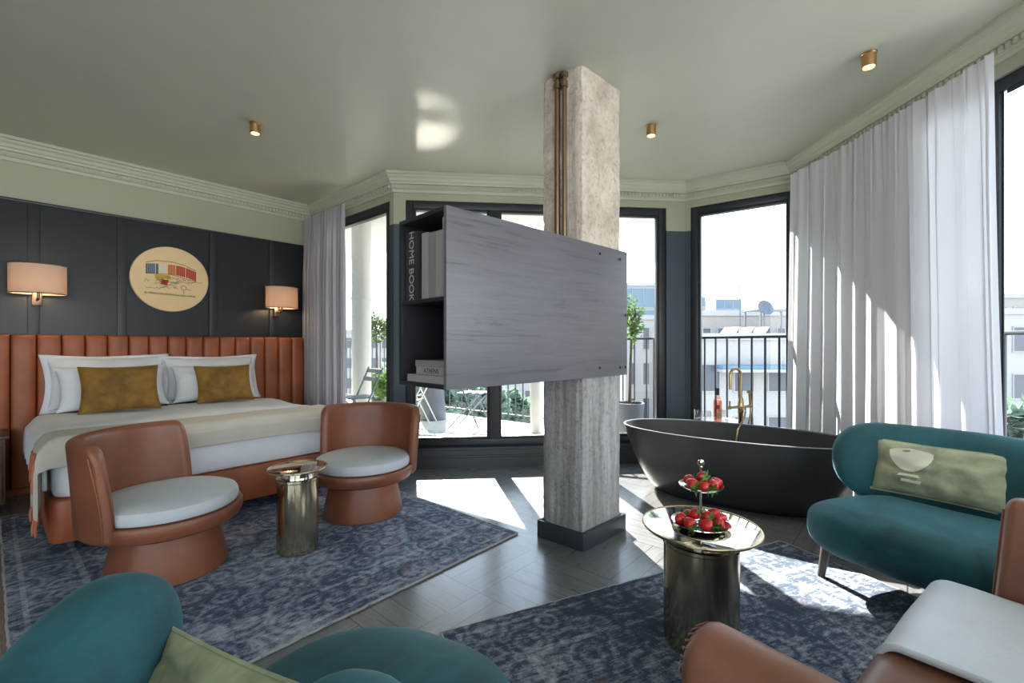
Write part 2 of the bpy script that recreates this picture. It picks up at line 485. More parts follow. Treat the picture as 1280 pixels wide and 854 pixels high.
# ------------------------------------------------------------------ room shell
WALLW = [uv(-2.6, 5.42), Vector((-2.405, 5.497, 0)), Vector((-1.141, 4.388, 0)), Vector((1.777, 4.681, 0)), Vector((2.55, 4.12, 0)),
         Vector((2.55, 1.7, 0)), Vector((3.4, 0.9, 0)), Vector((3.4, -2.6, 0)), Vector((-4.6, -2.6, 0))]
NW = len(WALLW)
THK = 0.18
def off_corner(i, d):
    """corner i moved inwards by d from both walls that meet there (negative: outwards)"""
    p0, p1, p2 = WALLW[(i - 1) % NW], WALLW[i % NW], WALLW[(i + 1) % NW]
    d1 = (p1 - p0).normalized(); d2 = (p2 - p1).normalized()
    n1 = Vector((d1.y, -d1.x, 0)); n2 = Vector((d2.y, -d2.x, 0))
    a, b = n1.dot(p1) + d, n2.dot(p1) + d
    det = n1.x * n2.y - n1.y * n2.x
    if abs(det) < 1e-5: return p1 + n1 * d
    return Vector(((a * n2.y - n1.y * b) / det, (n1.x * b - a * n2.x) / det, 0))

def frame_of(P, Q):
    d = (Q - P); L = d.length
    return P, math.atan2(d.y, d.x), L

def wall(name, i, openings, mat):
    """wall i from corner i to i+1, cut by openings (s0, s1, z0, z1); local x along it, y outwards"""
    P, rz, L = frame_of(WALLW[i], WALLW[(i + 1) % NW])
    bm = B()
    xs = sorted(set([0, L] + [v for o in openings for v in o[:2]]))
    zs = sorted(set([0, CEIL] + [v for o in openings for v in o[2:]]))
    def solid(a, b):
        for o in openings:
            if o[0] - 1e-6 <= a and b[0] <= o[1] + 1e-6: pass
        return True
    for xa, xb in zip(xs, xs[1:]):
        run = None
        for za, zb in zip(zs, zs[1:]):
            hole = any(o[0] - 1e-6 <= xa and xb <= o[1] + 1e-6 and o[2] - 1e-6 <= za and zb <= o[3] + 1e-6 for o in openings)
            if hole:
                if run: box(bm, (xa, 0, run[0]), (xb, THK, run[1])); run = None
            else:
                run = (run[0], zb) if run else (za, zb)
        if run: box(bm, (xa, 0, run[0]), (xb, THK, run[1]))
    return obj(name, bm, mat, loc=P, rot=(0, 0, rz), kind='structure', label=None)

FZ0, FZ1 = 0.20, 2.60
WIN = {  # wall index: list of (s0, s1, mullions)
    1: [(0.30, 1.615, [0.95])], 2: [(0.113, 2.735, [0.972, 1.848])], 3: [(0.056, 0.90, [])],
    4: [(0.12, 1.70, []), (1.72, 2.38, [])]}
wall('wall_bed', 0, [], MT['two_tone'])
wall('wall_left_bay', 1, [(0.30, 1.615, FZ0, FZ1)], MT['two_tone'])
wall('wall_far', 2, [(0.113, 2.735, FZ0, FZ1)], MT['two_tone'])
wall('wall_corner_bay', 3, [(0.056, 0.95, FZ0, FZ1)], MT['two_tone'])
wall('wall_right', 4, [(1.36, 2.38, FZ0, FZ1)], MT['two_tone'])
wall('wall_right_step', 5, [], MT['two_tone'])
wall('wall_right_rear', 6, [(0.2, 3.3, FZ0, FZ1)], MT['two_tone'])
wall('wall_back', 7, [(0.5, 3.6, FZ0, FZ1), (4.2, 7.4, FZ0, FZ1)], MT['two_tone'])
wall('wall_left', 8, [], MT['two_tone'])

def window(name, i, s0, s1, mull, label=None, z0=FZ0, z1=FZ1, fr=0.072, fra=None, frb=None, y1=0.085, mw=0.05):
    fa, fb = fra or fr, frb or fr
    P, rz, L = frame_of(WALLW[i], WALLW[(i + 1) % NW])
    bm = B(); y0 = 0.015
    box(bm, (s0, y0, z0), (s0 + fa, y1, z1), 0.006); box(bm, (s1 - fb, y0, z0), (s1, y1, z1), 0.006)
    box(bm, (s0 + fa, y0, z1 - fr), (s1 - fb, y1, z1), 0.006); box(bm, (s0 + fa, y0, z0), (s1 - fb, y1, z0 + fr), 0.006)
    for m in mull: box(bm, (m - mw, y0 - 0.012, z0 + fr), (m + mw, y1, z1 - fr), 0.006)
    o = obj(name, bm, MT['frame'], loc=P, rot=(0, 0, rz), kind='structure', label=label)
    ed = [s0 + fa] + [v for m in mull for v in (m - mw, m + mw)] + [s1 - fb]
    for a, b in zip(ed[0::2], ed[1::2]):
        bm = B(); sw_ = 0.022 if y1 > 0.05 else 0.006   # sash with its inner bead
        for (u0, u1, w0, w1) in ((a, a + sw_, z0 + fr, z1 - fr), (b - 0.022, b, z0 + fr, z1 - fr), (a + 0.022, b - 0.022, z0 + fr, z0 + fr + 0.022), (a + 0.022, b - 0.022, z1 - fr - 0.022, z1 - fr)):
            box(bm, (u0, y0 + 0.008, w0), (u1, y1 - 0.006, w1), 0.002)
        sa = obj('sash', bm, MT['frame'], o)
        bm = B(); vs = [bm.verts.new(c) for c in ((a + 0.02, (y0 + y1) / 2, z0 + fr + 0.02), (b - 0.02, (y0 + y1) / 2, z0 + fr + 0.02), (b - 0.02, (y0 + y1) / 2, z1 - fr - 0.02), (a + 0.02, (y0 + y1) / 2, z1 - fr - 0.02))]
        bm.faces.new(vs); obj('glass_pane', bm, MT['glass'], sa)
    return o
window('window_1', 1, 0.30, 1.615, [])
window('window_2', 2, 0.113, 2.735, [0.972, 1.848])
window('window_3', 3, 0.056, 0.95, [], frb=0.035)
window('window_4', 4, 1.36, 2.38, [1.716], fra=0.05, y1=0.035, mw=0.015)
window('window_5', 6, 0.2, 3.3, [1.2, 2.3])  # unseen rear windows, added to let more sky light into the room
window('window_6', 7, 0.5, 3.6, [1.5, 2.6])
window('window_7', 7, 4.2, 7.4, [5.3, 6.3])

# skirting below the windows: stepped mouldings
for k, (i, nm) in enumerate(((1, 'baseboard_left_bay'), (2, 'baseboard_far'), (3, 'baseboard_corner_bay'), (4, 'baseboard_right'))):
    bm = B()
    for (d, z0, z1) in ((0.035, 0.0, 0.10), (0.022, 0.10, 0.118), (0.012, 0.118, 0.16), (0.03, 0.16, 0.172), (0.02, 0.172, 0.186), (0.036, 0.186, 0.199)):
        a0, b0 = off_corner(i, 0.0005), off_corner(i + 1, 0.0005)
        a1, b1 = off_corner(i, d), off_corner(i + 1, d)
        prism(bm, [a0, b0, b1, a1], z0, z1)
    obj(nm, bm, MT['sill'], kind='structure')
bm = B(); prism(bm, [off_corner(0, 0.0005) + U * 1.0, off_corner(1, 0.0005), off_corner(1, 0.02), off_corner(0, 0.02) + U * 1.0], 0, 0.12); obj('baseboard_bed', bm, MT['blue_dark'], kind='structure')

# floor, ceiling
bm = B(); prism(bm, [off_corner(i, -THK) for i in range(NW)], -0.25, 0.0); obj('floor', bm, MT['floor'], kind='structure')
bm = B(); prism(bm, [off_corner(i, -THK) for i in range(NW)], CEIL, CEIL + 0.18); obj('ceiling', bm, MT['ceiling'], kind='structure')

# cornice with dentils
PROF = [(0.0, 2.668), (0.016, 2.668), (0.020, 2.680), (0.020, 2.694), (0.034, 2.700), (0.034, 2.735), (0.052, 2.739), (0.056, 2.756), (0.068, 2.764), (0.076, 2.785), (0.094, 2.798), (0.100, 2.812), (0.118, 2.818), (0.118, CEIL)]
for i in range(NW):
    bm = B()
    a = [bm.verts.new(off_corner(i, d + 0.0004) + Vector((0, 0, z))) for d, z in PROF]
    b = [bm.verts.new(off_corner(i + 1, d + 0.0004) + Vector((0, 0, z))) for d, z in PROF]
    for k in range(len(PROF) - 1): bm.faces.new((a[k], b[k], b[k + 1], a[k + 1]))
    if i < 5:
        P, Q = off_corner(i, 0.034), off_corner(i + 1, 0.034)
        t = (Q - P); L = t.length; t.normalize(); n = Vector((t.y, -t.x, 0))
        s = 0.03 if i else 1.0
        while s < L - 0.03:
            c = P + t * s
            M = Matrix(((t.x, n.x, 0, c.x), (t.y, n.y, 0, c.y), (0, 0, 1, 0), (0, 0, 0, 1)))
            box(bm, (0, -0.001, 2.704), (0.020, 0.014, 2.732), 0, M); s += 0.036
    obj('trim_%d' % (i + 1), bm, MT['cornice'], kind='structure', sharp=25, normals=True)

# blue panelling on the bed wall, with raised battens
P, rz, L = frame_of(WALLW[0], WALLW[1])
bm = B(); s_of = lambda a: a + 2.6
box(bm, (1.0, -0.02, 0.0), (L - 0.03, -0.0005, 2.372), 0.003)
box(bm, (1.0, -0.03, 2.352), (L - 0.03, -0.02, 2.374), 0.003)
for a in (-0.45, 0.245, 0.80, 1.52, 2.10):
    box(bm, (s_of(a) - 0.034, -0.034, 0.12), (s_of(a) + 0.034, -0.02, 2.352), 0.004)
obj('wall_panelling', bm, MT['blue'], loc=P, rot=(0, 0, rz), kind='structure')

# ------------------------------------------------------------------ concrete column
CF, CR, CL = Vector((0.41, 2.66, 0)), Vector((0.705, 2.949, 0)), Vector((0.19, 2.85, 0))
CB_ = CL + CR - CF
def column():
    bm = B(); NZ = 90; NS = 10
    ring0 = [CL, CF, CR, CB_]
    loops = []
    for k in range(NZ + 1):
        z = 0.001 + (CEIL - 0.001) * k / NZ; lp = []
        for e in range(4):
            p, q = ring0[e], ring0[(e + 1) % 4]
            out = Vector(((q - p).y, -(q - p).x, 0)).normalized()
            for j in range(NS):
                f = j / NS
                # pipe chase on the left face (edge 0)
                c = p.lerp(q, f)
                w = Vector((c.x * 9, c.y * 9, z * 7))
                amp = 0.008
                c = c + out * (noise.noise(w) * amp + noise.noise(w * 3.1) * 0.004)
                if j == 0:
                    c = c + (Vector((0.45, 2.9, 0)) - c).normalized() * (0.007 + 0.008 * abs(noise.noise(w * 2.3)))
                lp.append(bm.verts.new((c.x, c.y, z)))
        loops.append(lp)
    n = len(loops[0])
    for a, b in zip(loops, loops[1:]):
        for k in range(n): bm.faces.new((a[k], a[(k + 1) % n], b[(k + 1) % n], b[k]))
    bm.faces.new(loops[0]); bm.faces.new(loops[-1])
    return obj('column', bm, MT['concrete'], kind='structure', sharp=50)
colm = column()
outL = Vector(((CF - CL).y, -(CF - CL).x, 0)).normalized()
bm = B()
p0 = CL.lerp(CF, 0.43); p1 = CL.lerp(CF, 0.60)
for p, r in ((p0 + outL * 0.016, 0.017), (p1 + outL * 0.012, 0.013)):
    bm = B(); tube(bm, [(p.x, p.y, 1.82), (p.x, p.y, 2.3), (p.x, p.y, CEIL - 0.002)], r, 14)
    lathe(bm, [(r, 2.74), (r + 0.008, 2.745), (r + 0.008, 2.775), (r, 2.78)], 14, (p.x, p.y, 0)); lathe(bm, [(r, 2.80), (r + 0.010, 2.805), (r + 0.010, 2.83), (r, 2.832)], 14, (p.x, p.y, 0))
    obj('pipe', bm, MT['bronze'], colm)
bm = B()
q0 = CL.lerp(CF, 0.25); q1 = CL.lerp(CF, 0.36)
for a, b in ((CL, CF), (CF, CR), (CR, CB_), (CB_, CL)):
    d = (b - a).normalized(); o_ = Vector((d.y, -d.x, 0))
    box(bm, (-0.022, 0.004, 0.0), ((b - a).length + 0.022, 0.024, 0.105), 0.003, Matrix(((d.x, o_.x, 0, a.x), (d.y, o_.y, 0, a.y), (0, 0, 1, 0), (0, 0, 0, 1))))
obj('baseboard_column', bm, MT['sill'], kind='structure')

# ------------------------------------------------------------------ balcony
SLAB = [Vector(p).to_3d() for p in ((-3.0, 5.7), (-5.2, 10.7), (-2.5, 8.37), (-1.96, 7.9), (0.35, 6.14), (1.386, 5.8), (1.752, 5.42), (3.16, 2.93), (3.9, 0.2), (3.6, 0.2))]
INNER = [off_corner(5, -THK + 0.01), off_corner(4, -THK + 0.01), off_corner(3, -THK + 0.01), off_corner(2, -THK + 0.01), off_corner(1, -THK + 0.01)]
def ring_slab(name, z0, z1, mat):
    bm = B()
    poly = [Vector((3.9, 0.5, 0))] + INNER[:0]
    outer = [Vector((-5.2, 10.7, 0)), Vector((-2.5, 8.37, 0)), Vector((-1.96, 7.9, 0)), Vector((0.35, 6.14, 0)), Vector((1.386, 5.8, 0)), Vector((1.752, 5.42, 0)), Vector((3.16, 2.93, 0)), Vector((3.35, 1.72, 0))]
    inner = [INNER[4] + Vector((-1.6, 2.2, 0)), INNER[4], INNER[3].lerp(INNER[4], 0.2), INNER[3], INNER[2].lerp(INNER[3], 0.4), INNER[2], INNER[1], INNER[0] + Vector((0, 0.02, 0))]
    n = len(outer)
    rows = [[bm.verts.new((p.x, p.y, z)) for p in L_] for L_, z in ((outer, z0), (inner, z0), (outer, z1), (inner, z1))]
    for k in range(n - 1):
        bm.faces.new((rows[0][k], rows[0][k + 1], rows[1][k + 1], rows[1][k])); bm.faces.new((rows[2][k], rows[2][k + 1], rows[3][k + 1], rows[3][k]))
        bm.faces.new((rows[0][k], rows[0][k + 1], rows[2][k + 1], rows[2][k])); bm.faces.new((rows[1][k], rows[1][k + 1], rows[3][k + 1], rows[3][k]))
    for k in (0, n - 1): bm.faces.new((rows[0][k], rows[1][k], rows[3][k], rows[2][k]))
    return obj(name, bm, mat, kind='structure')
MT['tile'] = plain('pale_balcony_tile', (0.60, 0.58, 0.54), 0.6, var=0.05)
BZ = 0.12
ring_slab('balcony_floor', -0.12, BZ, MT['tile'])
ring_slab('balcony_roof_slab', CEIL + 0.01, CEIL + 0.22, MT['plaster'])
bm = B(); prism(bm, [off_corner(1, -THK) + Vector((-0.02, 0.02, 0)), Vector((-3.75, 9.0, 0)), Vector((-3.95, 8.95, 0)), off_corner(1, -THK) + Vector((-0.25, 0.0, 0))], BZ, CEIL); obj('wall_balcony', bm, MT['plaster'], kind='structure')

MT['rail'] = plain('dark_rail_paint', (0.06, 0.07, 0.085), 0.45)
RAILS = [Vector(p).to_3d() for p in ((-4.9, 10.28), (-1.92, 7.76), (0.30, 6.05), (1.32, 5.70), (1.66, 5.36), (3.06, 2.90), (3.24, 1.75))]
RLAB = ['dark railing of thin bars on the far left balcony edge beyond the bed corner', 'dark balcony railing of thin bars seen below the wall cabinet', 'dark balcony railing of thin bars between concrete column and far window edge',
        'short dark balcony railing section at the rounded corner outside', 'dark balcony railing of thin bars behind the brass tub tap', 'dark balcony railing beyond the sheer curtain at the right edge']
for k in range(len(RAILS) - 1):
    a, b = RAILS[k], RAILS[k + 1]; d = (b - a); L = d.length; rz = math.atan2(d.y, d.x)
    r = empty('balcony_railing', (a.x, a.y, BZ), rz, RLAB[k], 'railing', 'balcony railing sections')
    bm = B(); box(bm, (0, -0.02, 1.14), (L, 0.02, 1.165), 0.004); obj('top_rail', bm, MT['rail'], r)
    bm = B(); box(bm, (0, -0.012, 0.10), (L, 0.012, 0.12), 0.003); obj('bottom_rail', bm, MT['rail'], r)
    nb = max(2, int(L / 0.125)); first = None
    for j in range(nb):
        s = (j + 0.5) * L / nb
        if first is None:
            bm = B(); box(bm, (-0.007, -0.007, 0.12), (0.007, 0.007, 1.14)); first = obj('baluster', bm, MT['rail'], r, loc=(s, 0, 0))
        else:
            c = first.copy(); c.location = (s, 0, 0); COL.objects.link(c); c.parent = r
    for s in (0.02,):
        bm = B(); box(bm, (s - 0.011, -0.011, 0.0), (s + 0.011, 0.011, 1.15), 0.003); obj('post', bm, MT['rail'], r)

# round columns of the balcony
bm = B(); lathe(bm, [(0.125, 0), (0.125, CEIL - BZ)], 40); lathe(bm, [(0.128, 1.66), (0.132, 1.67), (0.132, 1.70), (0.128, 1.71)], 40)
obj('column_balcony', bm, MT['plaster'], loc=(-2.0, 6.05, BZ), kind='structure')

# ------------------------------------------------------------------ camera, world, sun
cam = bpy.data.cameras.new('camera'); co = bpy.data.objects.new('camera', cam); COL.objects.link(co)
cam.sensor_width = 36; cam.lens = FOC / 1280 * 36; cam.shift_y = (HY - 427) / 1280.0
cam.clip_start = 0.05; cam.clip_end = 600
co.location = (0, 0, CAMH); co.rotation_euler = (PI / 2, 0, 0); scene.camera = co

w = bpy.data.worlds.new('sky'); scene.world = w; w.use_nodes = True
nt = w.node_tree; nt.nodes.clear()
wo = nt.nodes.new('ShaderNodeOutputWorld'); bg = nt.nodes.new('ShaderNodeBackground'); tc = nt.nodes.new('ShaderNodeTexCoord'); sp = nt.nodes.new('ShaderNodeSeparateXYZ'); rp = nt.nodes.new('ShaderNodeValToRGB')
nt.links.new(tc.outputs['Generated'], sp.inputs[0]); nt.links.new(sp.outputs[2], rp.inputs[0])
el = rp.color_ramp.elements
el[0].position = 0.0; el[0].color = (0.93, 0.97, 1.0, 1); el[1].position = 0.7; el[1].color = (0.50, 0.72, 1.0, 1)
nt.links.new(rp.outputs[0], bg.inputs[0]); bg.inputs[1].default_value = 3.3; nt.links.new(bg.outputs[0], wo.inputs[0])

sun = bpy.data.lights.new('sun', 'SUN'); so = bpy.data.objects.new('sun', sun); COL.objects.link(so)
sun.energy = 30.0; sun.angle = math.radians(0.6); sun.color = (1.0, 0.93, 0.82)
TR = Vector((0.215, -0.977, -0.69)).normalized()
so.rotation_euler = TR.to_track_quat('-Z', 'Y').to_euler(); so.location = (-3, 12, 9)

scene.view_settings.view_transform = 'Standard'; scene.view_settings.look = 'None'; scene.view_settings.gamma = 1.0
scene.view_settings.use_curve_mapping = False; scene.view_settings.exposure = 0.3
cy = scene.cycles
cy.use_denoising = True; cy.max_bounces = 10; cy.diffuse_bounces = 5; cy.glossy_bounces = 4; cy.transparent_max_bounces = 16; cy.transmission_bounces = 6
cy.sample_clamp_indirect = 6.0; cy.caustics_reflective = False; cy.caustics_refractive = False
# ------------------------------------------------------------------ rugs
RUGZ = 0.012
def rug(name, origin, rz, w_, l_, mat, label):
    bm = B(); box(bm, (0, 0, 0.0), (w_, l_, RUGZ), 0.004)
    o = obj(name, bm, mat, loc=origin, rot=(0, 0, rz)); tag(o, label, 'rug')
    bm = B()
    for x in (0.0, w_):
        n = int(l_ / 0.03)
        tube(bm, [(x + (0.004 if x == 0 else -0.004) + rnd.uniform(-0.003, 0.003), 0.002 + (l_ - 0.004) * j / n, 0.007) for j in range(n + 1)], 0.006, 6)
    for y in (0.0, l_):
        n = int(w_ / 0.03)
        tube(bm, [(0.002 + (w_ - 0.004) * j / n, y + (0.003 if y == 0 else -0.003) + rnd.uniform(-0.003, 0.003), 0.007) for j in range(n + 1)], 0.006, 6)
    obj('rug_binding', bm, MT['rug_edge'], o)
    return o
MT['rug_edge'] = fabric('pale_rug_binding', (0.36, 0.34, 0.33), 0.5, 120)
MT['rug_bed'] = rug_mat('blue_distressed_rug', 2.15, 2.85, (0.034, 0.056, 0.105), (0.42, 0.45, 0.52), (0.17, 0.09, 0.085, 1), 0.03)
MT['rug_lounge'] = rug_mat('blue_grey_distressed_rug', 2.5, 3.0, (0.026, 0.046, 0.084), (0.44, 0.46, 0.52), (0.20, 0.11, 0.10, 1), 0.0)
rug('rug', uv(0.05, 1.86, 0.0), ROT_U, 2.15, 2.85, MT['rug_bed'], 'blue distressed patterned rug under bed and swivel chairs')
rd1 = Vector((-0.91, -0.415, 0)).normalized()
rc = Vector((1.63, 2.765, 0))
# second rug: corner rc, running along rd1 for 2.5 m and towards the viewer for 3.0 m
rug('rug', rc + rd1 * 2.12 + Vector((-rd1.y, rd1.x, 0)) * 3.0, math.atan2(-rd1.y, -rd1.x), 2.12, 3.0, MT['rug_lounge'], 'blue grey distressed rug under round brass table and teal settee')

# ------------------------------------------------------------------ bed wall: headboard, bed and bedding
HB0, HB1 = -0.75, 2.42
hb = empty('headboard', uv(HB0, 5.385, 0), ROT_U, 'rust leather headboard with vertical channels across the blue panelled wall', 'headboard')
bm = B(); box(bm, (0, -0.03, 0.0), (HB1 - HB0, -0.001, 1.275), 0.004); obj('backing_board', bm, MT['leather_hb'], hb)
bm = B(); cw = 0.1415; n = int(round((HB1 - HB0) / cw)); cw = (HB1 - HB0) / n
for k in range(n):
    x0 = k * cw
    prof = [(0.0, -0.03), (0.002, -0.05)] + [(cw * (0.5 - 0.5 * math.cos(PI * j / 10)) * 0.97 + 0.015 * cw, -0.052 - 0.040 * math.sin(PI * j / 10) ** 0.5) for j in range(1, 10)] + [(cw - 0.002, -0.05), (cw, -0.03)]
    zs = [0.05, 0.056, 0.075, 0.4, 0.8, 1.2, 1.255, 1.275, 1.283]
    ins = [0.035, 0.012, 0.0, 0.0, 0.0, 0.0, 0.0, 0.010, 0.035]
    g = [[bm.verts.new((x0 + x, min(-0.03, y + i_), z)) for (x, y) in prof] for z, i_ in zip(zs, ins)]
    for a, b in zip(g, g[1:]):
        for j in range(len(prof) - 1): bm.faces.new((a[j], a[j + 1], b[j + 1], b[j]))
    bm.faces.new(g[0]); bm.faces.new(g[-1])
obj('channel_upholstery', bm, MT['leather_hb'], hb, sharp=60)

BA0, BA1, BF, BH = 0.22, 1.92, 3.56, 5.26     # bed: left, right, foot, head
BW, BL = BA1 - BA0, BH - BF
bed = empty('bed', uv(BA0, BF, RUGZ), ROT_U, 'wide bed on rust leather base under the round wall plaque', 'bed')
def rounded_rect(w, l, r, n=8):
    pts = []
    for (cx, cy, a0) in ((w - r, r, -PI / 2), (w - r, l - r, 0), (r, l - r, PI / 2), (r, r, PI)):
        for k in range(n + 1):
            a = a0 + PI / 2 * k / n; pts.append((cx + r * math.cos(a), cy + r * math.sin(a)))
    return pts
def soft_block(bm, w, l, z0, z1, r, ed):
    """rounded-plan slab with softened upper and lower edges"""
    rings = []
    for (i_, z) in ((ed, z0), (ed * 0.3, z0 + ed * 0.3), (0, z0 + ed), (0, z1 - ed), (ed * 0.3, z1 - ed * 0.3), (ed, z1)):
        rings.append([bm.verts.new((i_ + x * (w - 2 * i_) / w, i_ + y * (l - 2 * i_) / l, z)) for x, y in rounded_rect(w, l, r)])
    m = len(rings[0])
    for a, b in zip(rings, rings[1:]):
        for k in range(m): bm.faces.new((a[k], a[(k + 1) % m], b[(k + 1) % m], b[k]))
    bm.faces.new(rings[0]); bm.faces.new(rings[-1])
bm = B(); soft_block(bm, BW, BL, 0.07, 0.315, 0.07, 0.018); obj('bed_base', bm, MT['leather_hb'], bed)
for x in (0.14, BW - 0.14):
    for y in (0.12, BL - 0.12):
        bm = B(); lathe(bm, [(0, 0), (0.028, 0), (0.035, 0.075), (0, 0.075)], 20); obj('leg', bm, MT['black_wood'], bed, loc=(x, y, 0))
bm = B(); soft_block(bm, BW - 0.03, BL - 0.03, 0.312, 0.61, 0.10, 0.04)
obj('mattress', bm, MT['linen'], bed, loc=(0.015, 0.015, 0))

def cloth_over(name, x0, x1, y0, y1, top, dropl, dropr, dropf, mat, seed, wrinkle=0.008, r=0.05, n=(90, 70), out=0.012, hem=0.0, parent=None):
    """cloth lying on the bed between y0 (foot side) and y1, hanging over left, right and foot by the given drops"""
    W_, L_ = x1 - x0, y1 - y0
    tot_s = dropl + W_ + dropr; tot_t = dropf + L_
    def f(a, b):
        s = a * tot_s - dropl; t = b * tot_t - dropf
        dz = 0.0
        def over(d):   # distance beyond edge -> (sideways, down)
            if d <= 0: return 0.0, 0.0
            q = min(d / (r * PI / 2), 1.0) * PI / 2
            return r * math.sin(q), r * (1 - math.cos(q)) + max(0, d - r * PI / 2)
        sx, zx = over(-s - (-r)) if s < r else (0, 0)
        if s < r: X = x0 + r - sx - out * min(1, zx / 0.1)
        elif s > W_ - r:
            sx, zx = over(s - (W_ - r)); X = x1 - r + sx + out * min(1, zx / 0.1)
        else: X = x0 + s; zx = 0
        if t < r and dropf > 0: sy, zy = over(r - t); Y = y0 + r - sy - out * min(1, zy / 0.1)
        else: Y = y0 + t; zy = 0
        big = max(zx, zy); z = top - (big if min(zx, zy) < 0.02 else max(zx, zy) + 0.25 * min(zx, zy))
        wv = noise.noise(Vector((s * 2.3 + seed, t * 3.1, seed))) * wrinkle + noise.noise(Vector((s * 7 + seed, t * 6, 2.0))) * wrinkle * 0.45
        z += wv * (1 if big < 0.05 else 0.3)
        if zx > 0.05:
            fold = math.sin(t * 26 + 3 * noise.noise(Vector((t * 2, seed, 0)))) * 0.013 * min(1, zx / 0.15)
            X += (fold - 0.012) * (1 if s < r else -1)
        if zy > 0.05: Y += math.sin(s * 17 + seed) * 0.004 - 0.004
        return Vector((X, Y, z))
    bm = B(); sheet(bm, n[0], n[1], f)
    o = obj(name, bm, mat, parent, sharp=80)
    if parent is None:
        o.location = uv(BA0, BF, RUGZ); o.rotation_euler = (0, 0, ROT_U)
    return o, f, tot_s, tot_t
dv, _, _, _ = cloth_over('duvet', -0.005, BW + 0.005, 0.03, BL - 0.30, 0.638, 0.23, 0.2, 0.0, MT['linen'], 1.3, 0.014, 0.07)
solidify(dv, 0.018); tag(dv, 'smooth white duvet covering the bed, hanging over its left side', 'duvet')
th, f_th, ts, tt = cloth_over('throw_blanket', -0.022, BW + 0.02, -0.025, 0.30, 0.664, 0.36, 0.18, 0.125, MT['throw'], 4.1, 0.008, 0.06)
solidify(th, 0.010); tag(th, 'oatmeal blanket with coral end stripe draped across the foot of the bed', 'blanket')
bm = B()
sheet(bm, 6, 50, lambda a, b: f_th((0.060 + 0.075 * a), 0.02 + b * 0.96) + Vector((-0.009, 0, 0.0)))
solidify(obj('stripe', bm, MT['coral'], th, sharp=80, label='coral stripe'), 0.004)
bm = B()
for k in range(26):
    p = f_th(0.0, (k + 0.5) / 26); q = p + Vector((rnd.uniform(-0.012, 0.004), rnd.uniform(-0.012, 0.012), -0.085))
    tube(bm, [p + Vector((0, 0, 0.008)), p.lerp(q, 0.5) + Vector((-0.004, 0, 0)), q], [0.0045, 0.0065, 0.003], 6)
obj('tassel_fringe', bm, MT['coral'], th, label='coral tassels')

def place_pillow(name, a, b, z, w_, h_, t_, rz, tilt, mat, label, cat, seed, pipe=None, group=None, flange=0.0, pinch=0.085, roll=0.0, base=None):
    base = base or empty(name, (0, 0, 0), 0, label, cat, group)
    bm = B(); pillow(bm, w_, h_, t_, seed=seed, pinch=pinch, wr=0.013)
    o = obj('cushion_body', bm, mat, base, sharp=80)
    if pipe:
        bm = B(); tube(bm, edge_loop(w_, h_, pinch=pinch), 0.005, 8, cap=False); obj('piping', bm, pipe, base)
    if flange:
        bm = B(); pts = edge_loop(w_, h_, pinch=pinch); c = Vector((0, 0, h_ / 2)); m = len(pts) - 1
        inn = [bm.verts.new(c + (p - c) * 0.965) for p in pts[:m]]
        oth = [bm.verts.new(c + (p - c) * (1 + flange) + Vector((0, 0.012 * math.sin(k * 0.7 + seed), 0))) for k, p in enumerate(pts[:m])]
        for k in range(m): bm.faces.new((inn[k], inn[(k + 1) % m], oth[(k + 1) % m], oth[k]))
        solidify(obj('flange', bm, mat, base, sharp=80), 0.008)
    p = uv(a, b, z) if b is not None else Vector(a)
    base.location = p if b is not None else (a[0], a[1], z)
    base.rotation_euler = Matrix.Rotation(rz, 3, 'Z').to_euler() if tilt == 0 and roll == 0 else (Matrix.Rotation(rz, 3, 'Z') @ Matrix.Rotation(tilt, 3, 'X') @ Matrix.Rotation(roll, 3, 'Y')).to_euler()
    return base
WG = 'white pillows against the headboard'
ZB = 0.672
place_pillow('pillow', 0.69, 5.13, ZB, 0.78, 0.44, 0.20, ROT_U, -0.26, MT['linen'], 'large white pillow at the far back left, leaning on the leather headboard', 'pillow', 1, flange=0.10, group=WG)
place_pillow('pillow', 0.70, 4.94, ZB, 0.72, 0.38, 0.19, ROT_U + 0.05, -0.42, MT['linen'], 'white pillow directly behind the bigger ochre cushion', 'pillow', 2, group=WG)
place_pillow('pillow', 1.45, 5.13, ZB, 0.78, 0.42, 0.20, ROT_U, -0.26, MT['linen'], 'large white pillow at the back right, leaning on the leather headboard', 'pillow', 3, flange=0.10, group=WG)
place_pillow('pillow', 1.44, 4.96, ZB, 0.70, 0.36, 0.19, ROT_U - 0.04, -0.40, MT['linen'], 'white pillow directly behind the smaller looking ochre cushion', 'pillow', 4, group=WG)
place_pillow('cushion', 0.70, 4.73, ZB, 0.50, 0.385, 0.16, ROT_U - 0.05, -0.42, MT['gold'], 'ochre velvet cushion on the left half of the bed', 'cushion', 5, pipe=MT['gold'], group='ochre velvet bed cushions')
place_pillow('cushion', 1.46, 4.79, ZB, 0.46, 0.355, 0.16, ROT_U - 0.02, -0.38, MT['gold'], 'ochre velvet cushion on the right half of the bed, nearer the curtain', 'cushion', 6, pipe=MT['gold'], group='ochre velvet bed cushions')

